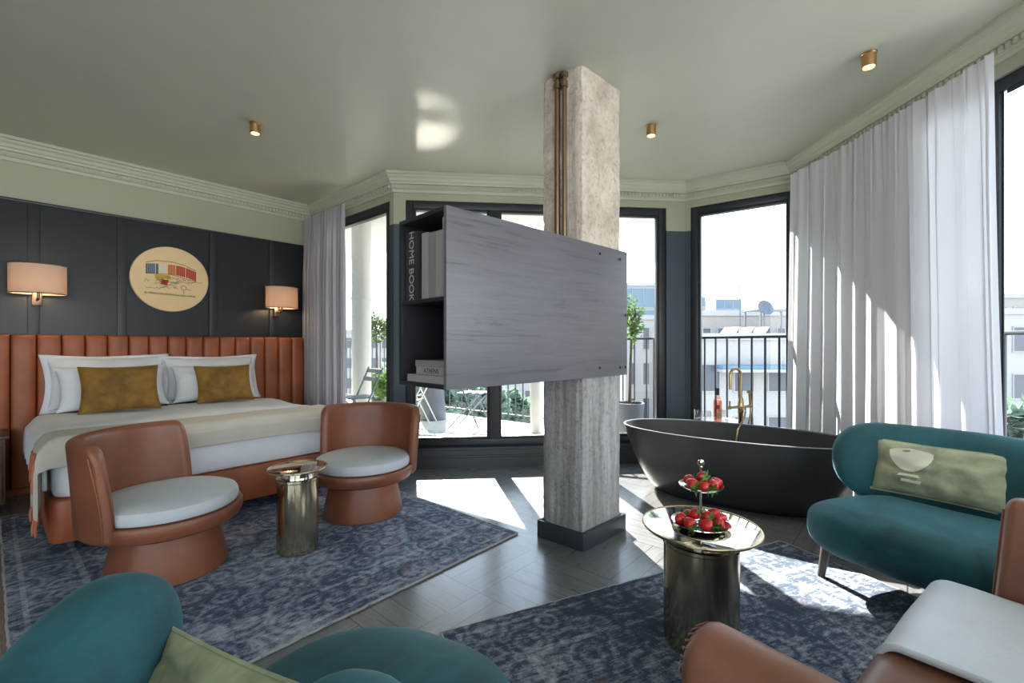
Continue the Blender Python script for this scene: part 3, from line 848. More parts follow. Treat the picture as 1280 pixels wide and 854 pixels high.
# nightstand at the left edge
ns = empty('nightstand', uv(-0.36, 4.80, RUGZ), ROT_U, 'dark wooden nightstand left of the bed, at the edge of the photo', 'nightstand')
bm = B(); box(bm, (0, 0, 0.06), (0.44, 0.44, 0.52), 0.004); obj('body', bm, MT['brown_wood'], ns)
bm = B(); box(bm, (-0.01, -0.01, 0.52), (0.46, 0.45, 0.54), 0.006); obj('top', bm, MT['brown_wood'], ns)
for k in range(2):
    bm = B(); box(bm, (0.015, -0.014, 0.08 + 0.22 * k), (0.425, 0.0, 0.29 + 0.22 * k), 0.003); d_ = obj('drawer', bm, MT['brown_wood'], ns)
    bm = B(); lathe(bm, [(0, 0), (0.006, 0), (0.006, 0.014), (0.013, 0.018), (0.013, 0.026), (0, 0.028)], 16); obj('knob', bm, MT['brass_tap'], d_, loc=(0.22, -0.013, 0.185 + 0.22 * k), rot=(PI / 2, 0, 0))
for x in (0.04, 0.40):
    for y in (0.04, 0.40):
        bm = B(); box(bm, (x - 0.015, y - 0.015, 0), (x + 0.015, y + 0.015, 0.062), 0.003); obj('leg', bm, MT['black_wood'], ns)

# wall sconces
def sconce(a, label):
    r = empty('wall_sconce', uv(a, 5.39, 1.72), ROT_U, label, 'wall lamp', 'pair of wall lamps over the bed')
    bm = B(); sw, sd, hh = 0.165, 0.135, 0.115
    n_ = 40
    def ring(z, k=1.0):
        return [bm.verts.new((sw * k * math.cos(2 * PI * q / n_), -0.16 + sd * k * math.sin(2 * PI * q / n_), z)) for q in range(n_)]
    r0, r1 = ring(-hh), ring(hh); r2, r3 = ring(hh, 0.975), ring(-hh, 0.975)
    for a_, b_ in ((r0, r1), (r1, r2), (r2, r3), (r3, r0)):
        for q in range(n_): bm.faces.new((a_[q], a_[(q + 1) % n_], b_[(q + 1) % n_], b_[q]))
    sh = obj('lamp_shade', bm, MT['shade'], r)
    for z in (-hh, hh):
        bm = B(); tube(bm, [(sw * 1.005 * math.cos(2 * PI * q / n_), -0.16 + sd * 1.005 * math.sin(2 * PI * q / n_), z) for q in range(n_ + 1)], 0.004, 8, cap=False)
        obj('shade_trim', bm, MT['bronze'], sh)
    bm = B(); box(bm, (-0.03, -0.036, -0.20), (0.03, -0.012, -0.07), 0.004); obj('backplate', bm, MT['bronze'], r)
    bm = B(); tube(bm, [(0, -0.03, -0.155), (0, -0.12, -0.155), (0, -0.155, -0.145), (0, -0.16, -0.11), (0, -0.16, -0.05)], 0.010, 12); obj('arm', bm, MT['bronze'], r)
    bm = B(); lathe(bm, [(0, -0.05), (0.016, -0.045), (0.03, -0.01), (0.032, 0.02), (0.02, 0.045), (0, 0.052)], 20); obj('bulb', bm, MT['bulb'], r, loc=(0, -0.16, 0))
    l = bpy.data.lights.new('sconce_light', 'POINT'); l.energy = 3; l.color = (1, 0.70, 0.42); l.shadow_soft_size = 0.03
    lo = bpy.data.objects.new('sconce_light', l); COL.objects.link(lo); lo.parent = r; lo.location = (0, -0.16, -0.075)
sconce(0.262, 'cream shaded wall lamp left of the round plaque')
sconce(2.135, 'cream shaded wall lamp right of the round plaque, near the curtain')

# round plaque with a coloured sketch
pl = empty('wall_plaque', uv(1.16, 5.398, 1.832), ROT_U, 'round cream wall plaque with colourful building sketch above the bed', 'wall art')
pl.rotation_euler = (Matrix.Rotation(ROT_U, 3, 'Z') @ Matrix.Rotation(PI / 2, 3, 'X')).to_euler()
MT['plaque'] = plain('cream_plaque', (0.84, 0.60, 0.31), 0.45, var=0.04)
bm = B(); lathe(bm, [(0, 0.0), (0.305, 0.0), (0.312, 0.006), (0.312, 0.024), (0.306, 0.030), (0, 0.030)], 72); obj('disc', bm, MT['plaque'], pl)
inks = {'sketch_blue': (52, 100, 128), 'sketch_white': (226, 214, 190), 'sketch_orange': (205, 110, 50), 'sketch_red': (190, 42, 34), 'sketch_yellow': (205, 165, 40), 'sketch_ink': (62, 45, 34)}
for k, c in inks.items(): MT[k] = plain(k, c, 0.6)
def patch(bm, pts, z=0.0312):
    bm.faces.new([bm.verts.new((x, y, z)) for x, y in pts])
cols = [('sketch_blue', -0.195, -0.125), ('sketch_blue', -0.12, -0.10), ('sketch_white', -0.095, -0.03), ('sketch_orange', -0.025, 0.035), ('sketch_red', 0.04, 0.115), ('sketch_red', 0.12, 0.205)]
for nm, x0, x1 in cols:
    bm = B(); hgt = 0.095
    for j in range(5):
        a_ = x0 + (x1 - x0) * j / 5; b_ = x0 + (x1 - x0) * (j + 0.86) / 5
        yb = lambda x: 0.045 - 0.06 * (x / 0.2) ** 2 * (0.2 if x < 0 else 0.75)
        patch(bm, [(a_, yb(a_)), (b_, yb(b_)), (b_, yb(b_) + hgt), (a_, yb(a_) + hgt)])
    obj('painted_block', bm, MT[nm], pl, normals=False)
bm = B(); patch(bm, [(-0.125, 0.0), (-0.005, -0.004), (-0.01, 0.036), (-0.13, 0.038)]); obj('painted_block', bm, MT['sketch_yellow'], pl, normals=False)
bm = B(); patch(bm, [(-0.085, -0.055), (-0.03, -0.06), (-0.02, -0.012), (-0.07, -0.008)]); obj('painted_block', bm, MT['sketch_red'], pl, normals=False)
bm = B(); rr = random.Random(3)
def ink(pts, w_=0.0018):
    for (a_, b_) in zip(pts, pts[1:]):
        d = Vector((b_[0] - a_[0], b_[1] - a_[1])); 
        if d.length < 1e-5: continue
        nn = Vector((-d.y, d.x)).normalized() * w_
        patch(bm, [(a_[0] + nn.x, a_[1] + nn.y), (b_[0] + nn.x, b_[1] + nn.y), (b_[0] - nn.x, b_[1] - nn.y), (a_[0] - nn.x, a_[1] - nn.y)], 0.0318)
for k in range(34):
    x = rr.uniform(-0.21, 0.17); y = rr.uniform(-0.10, -0.005) if k % 3 else rr.uniform(-0.03, 0.02); s = rr.uniform(0.03, 0.10)
    ink([(x + s * q / 5, y + rr.uniform(-0.012, 0.012)) for q in range(6)], 0.0013)
for k in range(46):
    x = -0.205 + 0.0088 * k
    ink([(x, -0.135 + rr.uniform(-0.004, 0.004) - 0.03 * (x + 0.2)), (x + 0.004, -0.150 - 0.03 * (x + 0.2) + rr.uniform(-0.003, 0.003))], 0.0022)
ink([(0.10 + 0.022 * math.cos(q * 0.6), -0.075 + 0.022 * math.sin(q * 0.6)) for q in range(12)], 0.0018); ink([(0.10, -0.097), (0.102, -0.145)], 0.002)
ink([(-0.195, 0.14), (-0.12, 0.165), (0.0, 0.168), (0.1, 0.15), (0.2, 0.105)], 0.0022); ink([(-0.195, 0.04), (0.0, 0.045), (0.205, -0.005)], 0.002)
obj('ink_sketch', bm, MT['sketch_ink'], pl, normals=False)

# ------------------------------------------------------------------ swivel chairs
def swivel_chair(loc, face, label):
    """face: direction angle the chair looks to; local +x forwards"""
    r = empty('swivel_chair', (loc[0], loc[1], RUGZ), face, label, 'chair', 'leather swivel chairs with ivory seats')
    bm = B(); lathe(bm, [(0, 0), (0.262, 0), (0.272, 0.006), (0.272, 0.014), (0.245, 0.14), (0.226, 0.235), (0, 0.235)], 64); obj('pedestal', bm, MT['leather'], r)
    bm = B(); lathe(bm, [(0, 0.232), (0.235, 0.232), (0.29, 0.238), (0.328, 0.256), (0.343, 0.285), (0.345, 0.318), (0.338, 0.330), (0, 0.332)], 64); obj('seat_frame', bm, MT['leather'], r)
    bm = B(); lathe(bm, [(0, 0.330), (0.300, 0.330), (0.318, 0.336), (0.324, 0.352), (0.322, 0.378), (0.314, 0.394), (0.290, 0.404), (0.2, 0.412), (0.1, 0.416), (0, 0.417)], 64); obj('seat_cushion', bm, MT['boucle'], r)
    # wrap-around back
    bm = B(); N = 64; half = math.radians(82)
    R0, T = 0.336, 0.030
    prof = []
    z0, z1 = 0.262, 0.735
    m = 26
    # closed rounded section, (radial offset, z)
    sec = [(T, z0 + 0.02)] + [(T, z0 + 0.03 + (z1 - z0 - 0.06) * j / 10) for j in range(11)] + [(T * math.cos(PI * j / 8), z1 - 0.03 + 0.030 * math.sin(PI * j / 8)) for j in range(1, 8)] + [(-T, z1 - 0.03 - (z1 - z0 - 0.06) * j / 10) for j in range(11)] + [(-T, z0 + 0.02), (-T * 0.6, z0), (T * 0.4, z0)]
    rings = []
    for i in range(N + 1):
        q = -1 + 2 * i / N
        e = max(0.0, (abs(q) - 0.94) / 0.06); sc = math.sqrt(max(0.03, 1 - e * e))
        ring = []
        for (d, z) in sec:
            hz = (z - z0) / (z1 - z0)
            th_ = PI + q * half * (1.0 - 0.10 * max(0, hz - 0.15) ** 1.5)
            drop = -0.075 * max(0, (abs(q) - 0.86) / 0.14) ** 3 * hz
            rad = R0 + d * sc + 0.030 * hz ** 1.3
            ring.append(bm.verts.new((rad * math.cos(th_), rad * math.sin(th_), z + drop)))
        rings.append(ring)
    k_ = len(sec)
    for a, b in zip(rings, rings[1:]):
        for j in range(k_): bm.faces.new((a[j], a[(j + 1) % k_], b[(j + 1) % k_], b[j]))
    bm.faces.new(rings[0]); bm.faces.new(rings[-1])
    bk = obj('backrest', bm, MT['leather'], r, sharp=50)
    for s in (-1, 1):
        bm = B(); pts = []
        for j in range(21):
            hz = j / 20; z = z0 + 0.03 + hz * (z1 - z0 - 0.07)
            th_ = PI + s * half * 0.945 * (1.0 - 0.10 * max(0, hz - 0.15) ** 1.5); rad = R0 + T + 0.001 + 0.030 * hz ** 1.3
            pts.append((rad * math.cos(th_), rad * math.sin(th_), z - 0.02 * hz))
        tube(bm, pts, 0.0045, 8); obj('seam', bm, MT['leather'], bk)
    return r
swivel_chair((-1.835, 2.43), math.radians(9), 'leather swivel chair with ivory seat in front of bed, left of brass table')
swivel_chair((-1.06, 3.252), math.radians(-95), 'leather swivel chair with ivory seat facing the viewer between bed and windows')

# ------------------------------------------------------------------ brass side tables
def brass_table(loc, rb, rt, h, label, group='round brass tables'):
    r = empty('side_table', (loc[0], loc[1], RUGZ), 0.3, label, 'side table', group)
    H = h - RUGZ
    bm = B(); lathe(bm, [(0, 0), (rb * 0.985, 0), (rb, 0.006), (rb * 1.0, 0.012), (rb, H - 0.075), (rb * 1.03, H - 0.07), (rb * 1.03, H - 0.058), (rb * 0.97, H - 0.054), (0, H - 0.054)], 72); obj('drum_base', bm, MT['brass'], r, sharp=25)
    bm = B(); lathe(bm, [(rb * 0.80, H - 0.056), (rb * 0.80, H - 0.010), (0, H - 0.010)], 64); obj('neck', bm, MT['brass_top'], r)
    bm = B(); lathe(bm, [(0, H - 0.012), (rt - 0.004, H - 0.012), (rt, H - 0.008), (rt, H - 0.001), (rt - 0.004, H), (0, H)], 96); obj('table_top', bm, MT['brass_top'], r, sharp=25)
    bm = B(); tube(bm, [(rt * math.cos(2 * PI * q / 96), rt * math.sin(2 * PI * q / 96), H - 0.002) for q in range(97)], 0.004, 10, cap=False); obj('rim', bm, MT['brass_tap'], r)
    return r
brass_table((-1.246, 2.648), 0.111, 0.158, 0.49, 'small round brass side table between the two swivel chairs')
T2 = Vector((0.758, 1.829, 0))
brass_table((T2.x, T2.y), 0.142, 0.222, 0.475, 'larger mirror topped brass table carrying the tiered strawberry stand')

# tiered stand with strawberries
ts_ = empty('tiered_stand', (T2.x - 0.003, T2.y - 0.01, 0.4755), 0, 'two tier nickel serving stand on the mirror topped table', 'serving stand')
def plate(bm, r, z):
    lathe(bm, [(0, z), (r * 0.72, z), (r * 0.95, z + 0.010), (r, z + 0.013), (r, z + 0.017), (r * 0.94, z + 0.0135), (r * 0.71, z + 0.004), (0, z + 0.004)], 56)
bm = B(); plate(bm, 0.112, 0.004); lathe(bm, [(0, 0), (0.05, 0), (0.05, 0.005), (0, 0.005)], 32); obj('lower_plate', bm, MT['silver'], ts_, sharp=50)
bm = B(); plate(bm, 0.084, 0.150); obj('upper_plate', bm, MT['silver'], ts_, sharp=50)
bm = B(); lathe(bm, [(0.0045, 0.004), (0.0045, 0.145), (0.009, 0.148), (0.009, 0.158), (0.0045, 0.161), (0.0045, 0.232), (0.007, 0.236), (0.0045, 0.240)], 20); obj('rod', bm, MT['silver'], ts_)
bm = B(); lathe(bm, [(0.004, 0.238), (0.010, 0.242), (0.0135, 0.252), (0.011, 0.262), (0, 0.266)], 20); obj('knob', bm, MT['silver'], ts_)
def berry_mat():
    t = NT('strawberry_skin'); v = t.coord()
    vo = t.n('ShaderNodeTexVoronoi'); t.l(v, vo.inputs['Vector']); vo.inputs['Scale'].default_value = 210
    c = t.ramp(vo.outputs['Distance'], [(0.12, (0.62, 0.35, 0.10)), (0.2, (0.52, 0.012, 0.016))])
    p = t.principled(c, 0.28); t.bump(p, vo.outputs['Distance'], 0.35, 0.002); return t.m
MT['berry'] = berry_mat()
MT['calyx'] = plain('berry_leaf', (56, 110, 40), 0.5, var=0.2)
def strawberry_proto():
    bm = B(); lathe(bm, [(0, -0.021), (0.006, -0.0195), (0.012, -0.012), (0.0165, -0.002), (0.0175, 0.006), (0.015, 0.013), (0.009, 0.0165), (0, 0.0165)], 20)
    o = obj('strawberry', bm, MT['berry'], None, sharp=80)
    bm = B()
    for k in range(7):
        a = 2 * PI * k / 7 + 0.2 * (k % 2); d = Vector((math.cos(a), math.sin(a), 0)); s = Vector((-d.y, d.x, 0))
        p0 = Vector((0, 0, 0.0168)); p1 = d * 0.012 + Vector((0, 0, 0.0185)); p2 = d * 0.026 + Vector((0, 0, 0.015 + 0.005 * (k % 3)))
        v = [bm.verts.new(c) for c in (p0, p1 + s * 0.005, p2, p1 - s * 0.005)]
        bm.faces.new(v)
    tube(bm, [(0, 0, 0.016), (0.001, 0.001, 0.024), (0.004, 0.002, 0.031)], 0.0014, 6)
    lf = obj('calyx', bm, MT['calyx'], o, normals=False)
    return o
proto = None
S0 = ts_.location
def berries(spots, zplate, label, group):
    global proto
    for (dx, dy, dz, ax, az, sc) in spots:
        if proto is None: proto = strawberry_proto(); o = proto
        else: o = copy_tree(proto)
        o.location = (S0.x + dx, S0.y + dy, S0.z + zplate + dz); o.rotation_euler = (ax, 0.0, az); o.scale = (sc * 1.12,) * 3
        tag(o, label, 'strawberry', group)
low = [(-0.062, -0.045, 0.022, 1.9, 0.4, 1.25), (-0.005, -0.062, 0.021, 1.7, 1.1, 1.30), (0.052, -0.045, 0.021, 2.0, -0.6, 1.15), (-0.080, 0.005, 0.022, 1.6, 2.2, 1.2), (0.080, 0.010, 0.022, 1.8, -1.8, 1.2),
       (0.030, 0.030, 0.022, 1.9, 3.0, 1.2), (-0.035, 0.040, 0.022, 1.7, 2.6, 1.15), (0.012, -0.020, 0.040, 1.5, 0.6, 1.1), (0.050, -0.002, 0.045, 2.2, -2.4, 1.15), (-0.030, -0.010, 0.045, 1.0, 1.0, 1.1)]
berries(low, 0.006, 'red strawberry on the lower plate of the tiered stand', 'strawberries on the lower plate')
up = [(-0.045, -0.026, 0.022, 1.8, 0.3, 1.25), (-0.010, -0.050, 0.020, 1.9, 0.9, 1.05), (0.030, -0.036, 0.021, 2.0, -0.4, 1.2), (0.060, 0.000, 0.020, 1.7, -1.5, 1.1), (0.018, 0.030, 0.022, 1.9, 2.7, 1.25), (-0.038, 0.030, 0.022, 1.7, 2.2, 1.1), (0.004, 0.0, 0.045, 1.4, 0.4, 1.05)]
berries(up, 0.153, 'red strawberry on the upper plate of the tiered stand', 'strawberries on the upper plate')

# ------------------------------------------------------------------ wall-hung cabinet on the column
cab = empty('cabinet', (-0.2917 + 0.012, 1.952 - 0.012, 1.006), math.atan2(0.70, 0.714), 'grey stained oak cabinet fixed to the concrete column, open at its left end', 'cabinet')
CH, CDp, CLn = 0.791, 0.385, 0.955
bm = B(); box(bm, (0, 0, 0), (1.434, 0.02, CH), 0.0015); fp = obj('front_panel', bm, MT['grey_wood'], cab)
MT['black'] = plain('black_metal', (0.01, 0.01, 0.012), 0.35, 0.6)
for (x, z) in ((1.13, 0.74), (1.13, 0.055), (1.35, 0.735), (1.35, 0.05), (1.415, 0.385), (1.415, 0.05)):
    bm = B(); lathe(bm, [(0, 0), (0.009, 0), (0.009, 0.003), (0.006, 0.005), (0, 0.005)], 16); obj('bolt', bm, MT['black'], fp, loc=(x, 0.0005, z), rot=(PI / 2, 0, 0))
bm = B(); box(bm, (0, 0.02, 0), (CLn, CDp, 0.02), 0.001); obj('bottom_board', bm, MT['black_wood'], cab)
bm = B(); box(bm, (0, 0.02, CH - 0.02), (CLn, CDp, CH), 0.001); obj('top_board', bm, MT['black_wood'], cab)
bm = B(); box(bm, (0, CDp - 0.02, 0.02), (CLn, CDp, CH - 0.02), 0.001); obj('back_panel', bm, MT['black_wood'], cab)
bm = B(); box(bm, (0.33, 0.02, 0.02), (0.348, CDp - 0.02, CH - 0.02), 0.001); obj('partition', bm, MT['black_wood'], cab)
bm = B(); box(bm, (0.004, 0.02, 0.386), (0.33, CDp - 0.02, 0.404), 0.001); obj('shelf', bm, MT['black_wood'], cab)
bm = B(); box(bm, (CLn - 0.018, 0.02, 0.02), (CLn, CDp - 0.02, CH - 0.02), 0.001); obj('end_panel', bm, MT['black_wood'], cab)
CM = Matrix.Translation(cab.location) @ Matrix.Rotation(cab.rotation_euler.z, 4, 'Z')
MT['paper'] = plain('book_paper', (0.36, 0.35, 0.33), 0.8); MT['cover_black'] = plain('charcoal_book_cover', (0.028, 0.03, 0.034), 0.5)
MT['cover_white'] = plain('off_white_book_cover', (0.27, 0.265, 0.25), 0.55); MT['cover_grey'] = plain('grey_book_cover', (0.20, 0.20, 0.195), 0.55)  # covers and paper darkened, shade of the open cabinet put into their colour
MT['letters'] = plain('pale_lettering', (0.38, 0.38, 0.38), 0.6); MT['ink'] = plain('dark_lettering', (0.03, 0.03, 0.035), 0.6)
def text_mesh(s, size, mat, parent, loc, rot, name='lettering'):
    cu = bpy.data.curves.new(name, 'FONT'); cu.body = s; cu.size = size; cu.align_x = 'CENTER'; cu.align_y = 'CENTER'; cu.extrude = 0.0004
    tmp = bpy.data.objects.new(name, cu); COL.objects.link(tmp)
    me = bpy.data.meshes.new_from_object(tmp.evaluated_get(bpy.context.evaluated_depsgraph_get()))
    bpy.data.objects.remove(tmp); bpy.data.curves.remove(cu)
    me.materials.clear(); me.materials.append(mat)
    o = bpy.data.objects.new(name, me); o.location = loc; o.rotation_euler = rot; link(o, parent); return o
def book(name, loc, dims, mat, label, flat=False, lean=0.0, text=None, tm=None, tsize=0.03):
    """standing book: spine towards local -x; dims = depth, thickness, height"""
    d, t, h = dims
    r = empty(name, CM @ Vector(loc), cab.rotation_euler.z, label, 'book', 'books in the open cabinet end')
    if flat: r.rotation_euler.z += lean
    e = 0.003
    if not flat:
        bm = B(); box(bm, (0, 0, 0), (d, e, h)); box(bm, (0, t - e, 0), (d, t, h)); box(bm, (0, e, 0), (e, t - e, h)); obj('cover', bm, mat, r)
        bm = B(); box(bm, (e, e, 0.004), (d - 0.004, t - e, h - 0.004)); obj('pages', bm, MT['paper'], r)
    else:
        bm = B(); box(bm, (0, 0, 0), (d, t, e)); box(bm, (0, 0, h - e), (d, t, h)); box(bm, (0, 0, e), (e, t, h - e)); obj('cover', bm, mat, r)
        bm = B(); box(bm, (e, 0.004, e), (d - 0.004, t - 0.004, h - e)); obj('pages', bm, MT['paper'], r)
    if text:
        if not flat:
            text_mesh(text, tsize, tm, r, (-0.0008, t / 2, h / 2), spine_rot, 'lettering')
        else:
            text_mesh(text, tsize, tm, r, (-0.0008, t / 2, h / 2), flat_rot, 'lettering')
    return r
# spine faces -x. upright lettering on a flat book: text x -> -y, text y -> z, normal -> -x
flat_rot = Matrix(((0, 0, -1), (-1, 0, 0), (0, 1, 0))).to_euler()
# lettering running down a standing spine: text x -> -z, text y -> -y, normal -> -x
spine_rot = Matrix(((0, 0, -1), (0, -1, 0), (-1, 0, 0))).to_euler()
ZS = 0.4045
book('book', (0.018, 0.255, ZS), (0.26, 0.098, 0.325), MT['cover_black'], 'thick charcoal book with pale spine lettering, standing on the upper shelf', text='HOME BOOK', tm=MT['letters'], tsize=0.056)
book('book', (0.022, 0.175, ZS), (0.25, 0.046, 0.305), MT['cover_white'], 'off white upright book next to the thick charcoal one')
book('book', (0.026, 0.122, ZS), (0.25, 0.050, 0.300), MT['cover_grey'], 'pale grey upright book between two off white ones')
book('book', (0.030, 0.070, ZS), (0.25, 0.050, 0.300), MT['cover_white'], 'off white upright book third from the grey oak panel side')
book('book', (0.015, 0.030, ZS), (0.23, 0.018, 0.345), MT['cover_white'], 'thin tall pale book next to the grey oak panel')
book('book', (0.012, 0.030, 0.0205), (0.27, 0.300, 0.034), MT['cover_white'], 'pale book at the bottom of the flat stack', flat=True)
book('book', (0.030, 0.035, 0.0550), (0.24, 0.245, 0.036), MT['cover_white'], 'pale book with dark lettering, middle of the flat stack', flat=True, text='ATHENS', tm=MT['ink'], tsize=0.032)
book('book', (0.028, 0.030, 0.0915), (0.23, 0.255, 0.030), MT['cover_grey'], 'pale grey book on top of the flat stack', flat=True)
vz = empty('vase', CM @ Vector((0.185, 0.135, 0.1220)), 0, 'small dark round vase on the flat stack of books', 'vase')
bm = B(); lathe(bm, [(0, 0), (0.035, 0), (0.062, 0.025), (0.072, 0.06), (0.060, 0.095), (0.030, 0.112), (0.022, 0.118), (0.026, 0.128), (0.020, 0.128), (0.016, 0.118), (0, 0.09)], 40)
MT['dark_ceramic'] = plain('dark_glazed_ceramic', (0.035, 0.037, 0.04), 0.2); obj('vase_body', bm, MT['dark_ceramic'], vz)
bm = B(); lathe(bm, [(0.0735, 0.054), (0.0745, 0.058), (0.0735, 0.063)], 40); obj('glaze_band', bm, MT['cover_grey'], vz)
# ------------------------------------------------------------------ bathtub and tap
ax = Vector((0.825, -0.565, 0)).normalized(); ap = Vector((-ax.y, ax.x, 0))
TC = Vector((1.715, 3.545, 0))
tub = empty('bathtub', TC, math.atan2(ax.y, ax.x), 'matt black freestanding oval bathtub by the corner window', 'bathtub')
A0, B0, ZR = 0.86, 0.425, 0.525
def oval(bm, a, b, z, n=96, e=0.94):
    out = []
    for k in range(n):
        t = 2 * PI * k / n; c, s = math.cos(t), math.sin(t)
        out.append(bm.verts.new((a * math.copysign(abs(c) ** e, c), b * math.copysign(abs(s) ** e, s), z)))
    return out
def skin(bm, rings, close=(False, False)):
    for r0, r1 in zip(rings, rings[1:]):
        n = len(r0)
        for k in range(n): bm.faces.new((r0[k], r0[(k + 1) % n], r1[(k + 1) % n], r1[k]))
    if close[0]: bm.faces.new(rings[0])
    if close[1]: bm.faces.new(rings[-1])
bm = B(); outer = []
for q in range(19):
    f = q / 18; z = 0.004 + f * (ZR - 0.006)
    g = f ** 0.62
    outer.append(oval(bm, 0.57 + (A0 - 0.57) * g, 0.25 + (B0 - 0.25) * f ** 0.6, z))
inner = []
for q in range(15):
    f = 1 - q / 14; z = 0.10 + f * (ZR - 0.106); g = f ** 0.5 if f > 0 else 0
    inner.append(oval(bm, 0.46 + (A0 - 0.022 - 0.46) * g, 0.18 + (B0 - 0.022 - 0.18) * g, z))
skin(bm, [outer[0]] + outer[1:], (True, False)); skin(bm, inner, (False, True))
obj('tub_shell', bm, MT['black_tub'], tub, sharp=40)
bm = B()
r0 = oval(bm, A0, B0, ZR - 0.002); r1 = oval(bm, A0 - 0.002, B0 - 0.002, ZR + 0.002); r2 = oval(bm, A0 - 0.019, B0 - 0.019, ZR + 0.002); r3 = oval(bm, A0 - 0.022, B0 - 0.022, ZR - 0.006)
skin(bm, [r0, r1, r2, r3]); obj('rim', bm, MT['tub_edge'], tub, label='thin rim edge, pale with painted highlight')
bm = B(); lathe(bm, [(0, 0.101), (0.03, 0.101), (0.03, 0.106), (0, 0.108)], 24); obj('drain', bm, MT['brass_tap'], tub, loc=(0.1, 0, 0))

tp = Vector((2.010, 4.0, 0))
tap = empty('bath_tap', tp, 0, 'brass floor standing bath tap with hand shower beside the black tub', 'tap')
sd = Vector((-0.92, -0.38, 0)).normalized()
bm = B(); lathe(bm, [(0, 0), (0.045, 0), (0.045, 0.012), (0.024, 0.018), (0, 0.018)], 32); obj('floor_flange', bm, MT['brass_tap'], tap)
bm = B(); lathe(bm, [(0.021, 0.012), (0.021, 0.60), (0.024, 0.605), (0.024, 0.70), (0.021, 0.705), (0.021, 0.725), (0.016, 0.735), (0, 0.735)], 28); obj('post', bm, MT['brass_tap'], tap)
pts = [Vector((0, 0, 0.72)), Vector((0, 0, 0.80)), Vector((0, 0, 0.90))]
R_ = 0.062
for k in range(1, 13):
    t = PI * k / 12; pts.append(sd * (R_ - R_ * math.cos(t)) + Vector((0, 0, 0.93 + R_ * math.sin(t))))
pts += [sd * (2 * R_) + Vector((0, 0, 0.86)), sd * (2 * R_) + Vector((0, 0, 0.81))]
bm = B(); tube(bm, pts, 0.0125, 16); obj('spout', bm, MT['brass_tap'], tap)
bm = B(); tube(bm, [sd * 0.12 + Vector((0, 0, 0.655)), sd * -0.115 + Vector((0, 0, 0.655))], 0.013, 16); obj('crossbar', bm, MT['brass_tap'], tap)
bm = B(); tube(bm, [sd * 0.118 + Vector((0, 0, 0.655)), sd * 0.14 + Vector((0, 0, 0.655))], 0.017, 16); tube(bm, [sd * 0.13 + Vector((0, 0, 0.655)), sd * 0.13 + Vector((-0.01, -0.02, 0.715))], 0.006, 10); obj('lever', bm, MT['brass_tap'], tap)
hs = sd * -0.115
bm = B(); tube(bm, [hs + Vector((0.004, 0, 0.66)), hs + Vector((0.0, 0, 0.70)), hs + Vector((-0.018, -0.02, 0.765)), hs + Vector((-0.028, -0.035, 0.785))], [0.013, 0.011, 0.010, 0.019], 14); obj('hand_shower', bm, MT['brass_tap'], tap)
tub_in = -ap
def hose(a, b, c, d):
    bm = B(); tube(bm, catmull([a, b, c, d], 26), 0.0075, 10); obj('hose', bm, MT['brass_tap'], tap)
hose(hs + Vector((0.004, 0, 0.64)), hs + tub_in * 0.10 + Vector((0.012, 0, 0.58)), hs + tub_in * 0.20 + Vector((0, 0, 0.47)), hs + tub_in * 0.21 + Vector((0.004, 0, 0.36)))
hose(sd * -0.055 + Vector((0, 0, 0.645)), sd * -0.05 + tub_in * 0.10 + Vector((0.012, 0, 0.58)), tub_in * 0.20 + sd * -0.01 + Vector((0, 0, 0.48)), tub_in * 0.21 + sd * 0.015 + Vector((0, 0, 0.36)))

# low white table behind the tub with drinks
TB = Vector((1.915, 4.235, 0))
bt = empty('stool_table', TB, 0.2, 'small round white marble table behind the bathtub, carrying bottle and glasses', 'side table')
MT['marble'] = plain('white_marble', (0.74, 0.74, 0.74), 0.2, var=0.06)
TH = 0.498
bm = B(); lathe(bm, [(0, TH - 0.022), (0.205, TH - 0.022), (0.210, TH - 0.016), (0.210, TH - 0.005), (0.206, TH), (0, TH)], 56); obj('table_top', bm, MT['marble'], bt)
bm = B(); lathe(bm, [(0, 0), (0.12, 0), (0.12, 0.012), (0.025, 0.03), (0.018, 0.08), (0.018, TH - 0.03), (0.06, TH - 0.0225), (0, TH - 0.0225)], 32); obj('stem', bm, MT['brass_tap'], bt)
bo = empty('wine_bottle', (1.905, 4.215, TH + 0.0005), -0.4, 'rose wine bottle with dark cap on the white table behind the tub', 'bottle')
bm = B(); lathe(bm, [(0, 0.004), (0.030, 0), (0.037, 0.006), (0.0375, 0.17), (0.034, 0.195), (0.017, 0.235), (0.0145, 0.25), (0.0145, 0.295), (0, 0.296)], 32); obj('bottle_body', bm, MT['rose'], bo)
MT['rose_wine'] = glass('rose_wine', (0.93, 0.60, 0.50), 0.05)
bm = B(); lathe(bm, [(0, 0.006), (0.034, 0.006), (0.034, 0.165), (0.031, 0.19), (0, 0.19)], 32); obj('wine', bm, MT['rose_wine'], bo)
bm = B(); lathe(bm, [(0.0155, 0.235), (0.0158, 0.298), (0.012, 0.302), (0, 0.302)], 24); obj('cap', bm, MT['black_wood'], bo)
MT['label_red'] = plain('red_label', (0.22, 0.05, 0.045), 0.5); MT['label_gold'] = plain('gold_label', (0.40, 0.28, 0.16), 0.5)
def wrap(bm, r, z0, z1, a0, a1):
    sheet(bm, 12, 1, lambda a, b: Vector((r * math.cos(a0 + (a1 - a0) * a), r * math.sin(a0 + (a1 - a0) * a), z0 + (z1 - z0) * b)))
bm = B(); wrap(bm, 0.0382, 0.110, 0.148, -PI / 2 - 0.65, -PI / 2 + 0.45); obj('label_patch', bm, MT['label_red'], bo)
bm = B(); wrap(bm, 0.0382, 0.020, 0.075, -PI / 2 - 0.2, -PI / 2 + 1.0); obj('label_patch', bm, MT['label_gold'], bo)
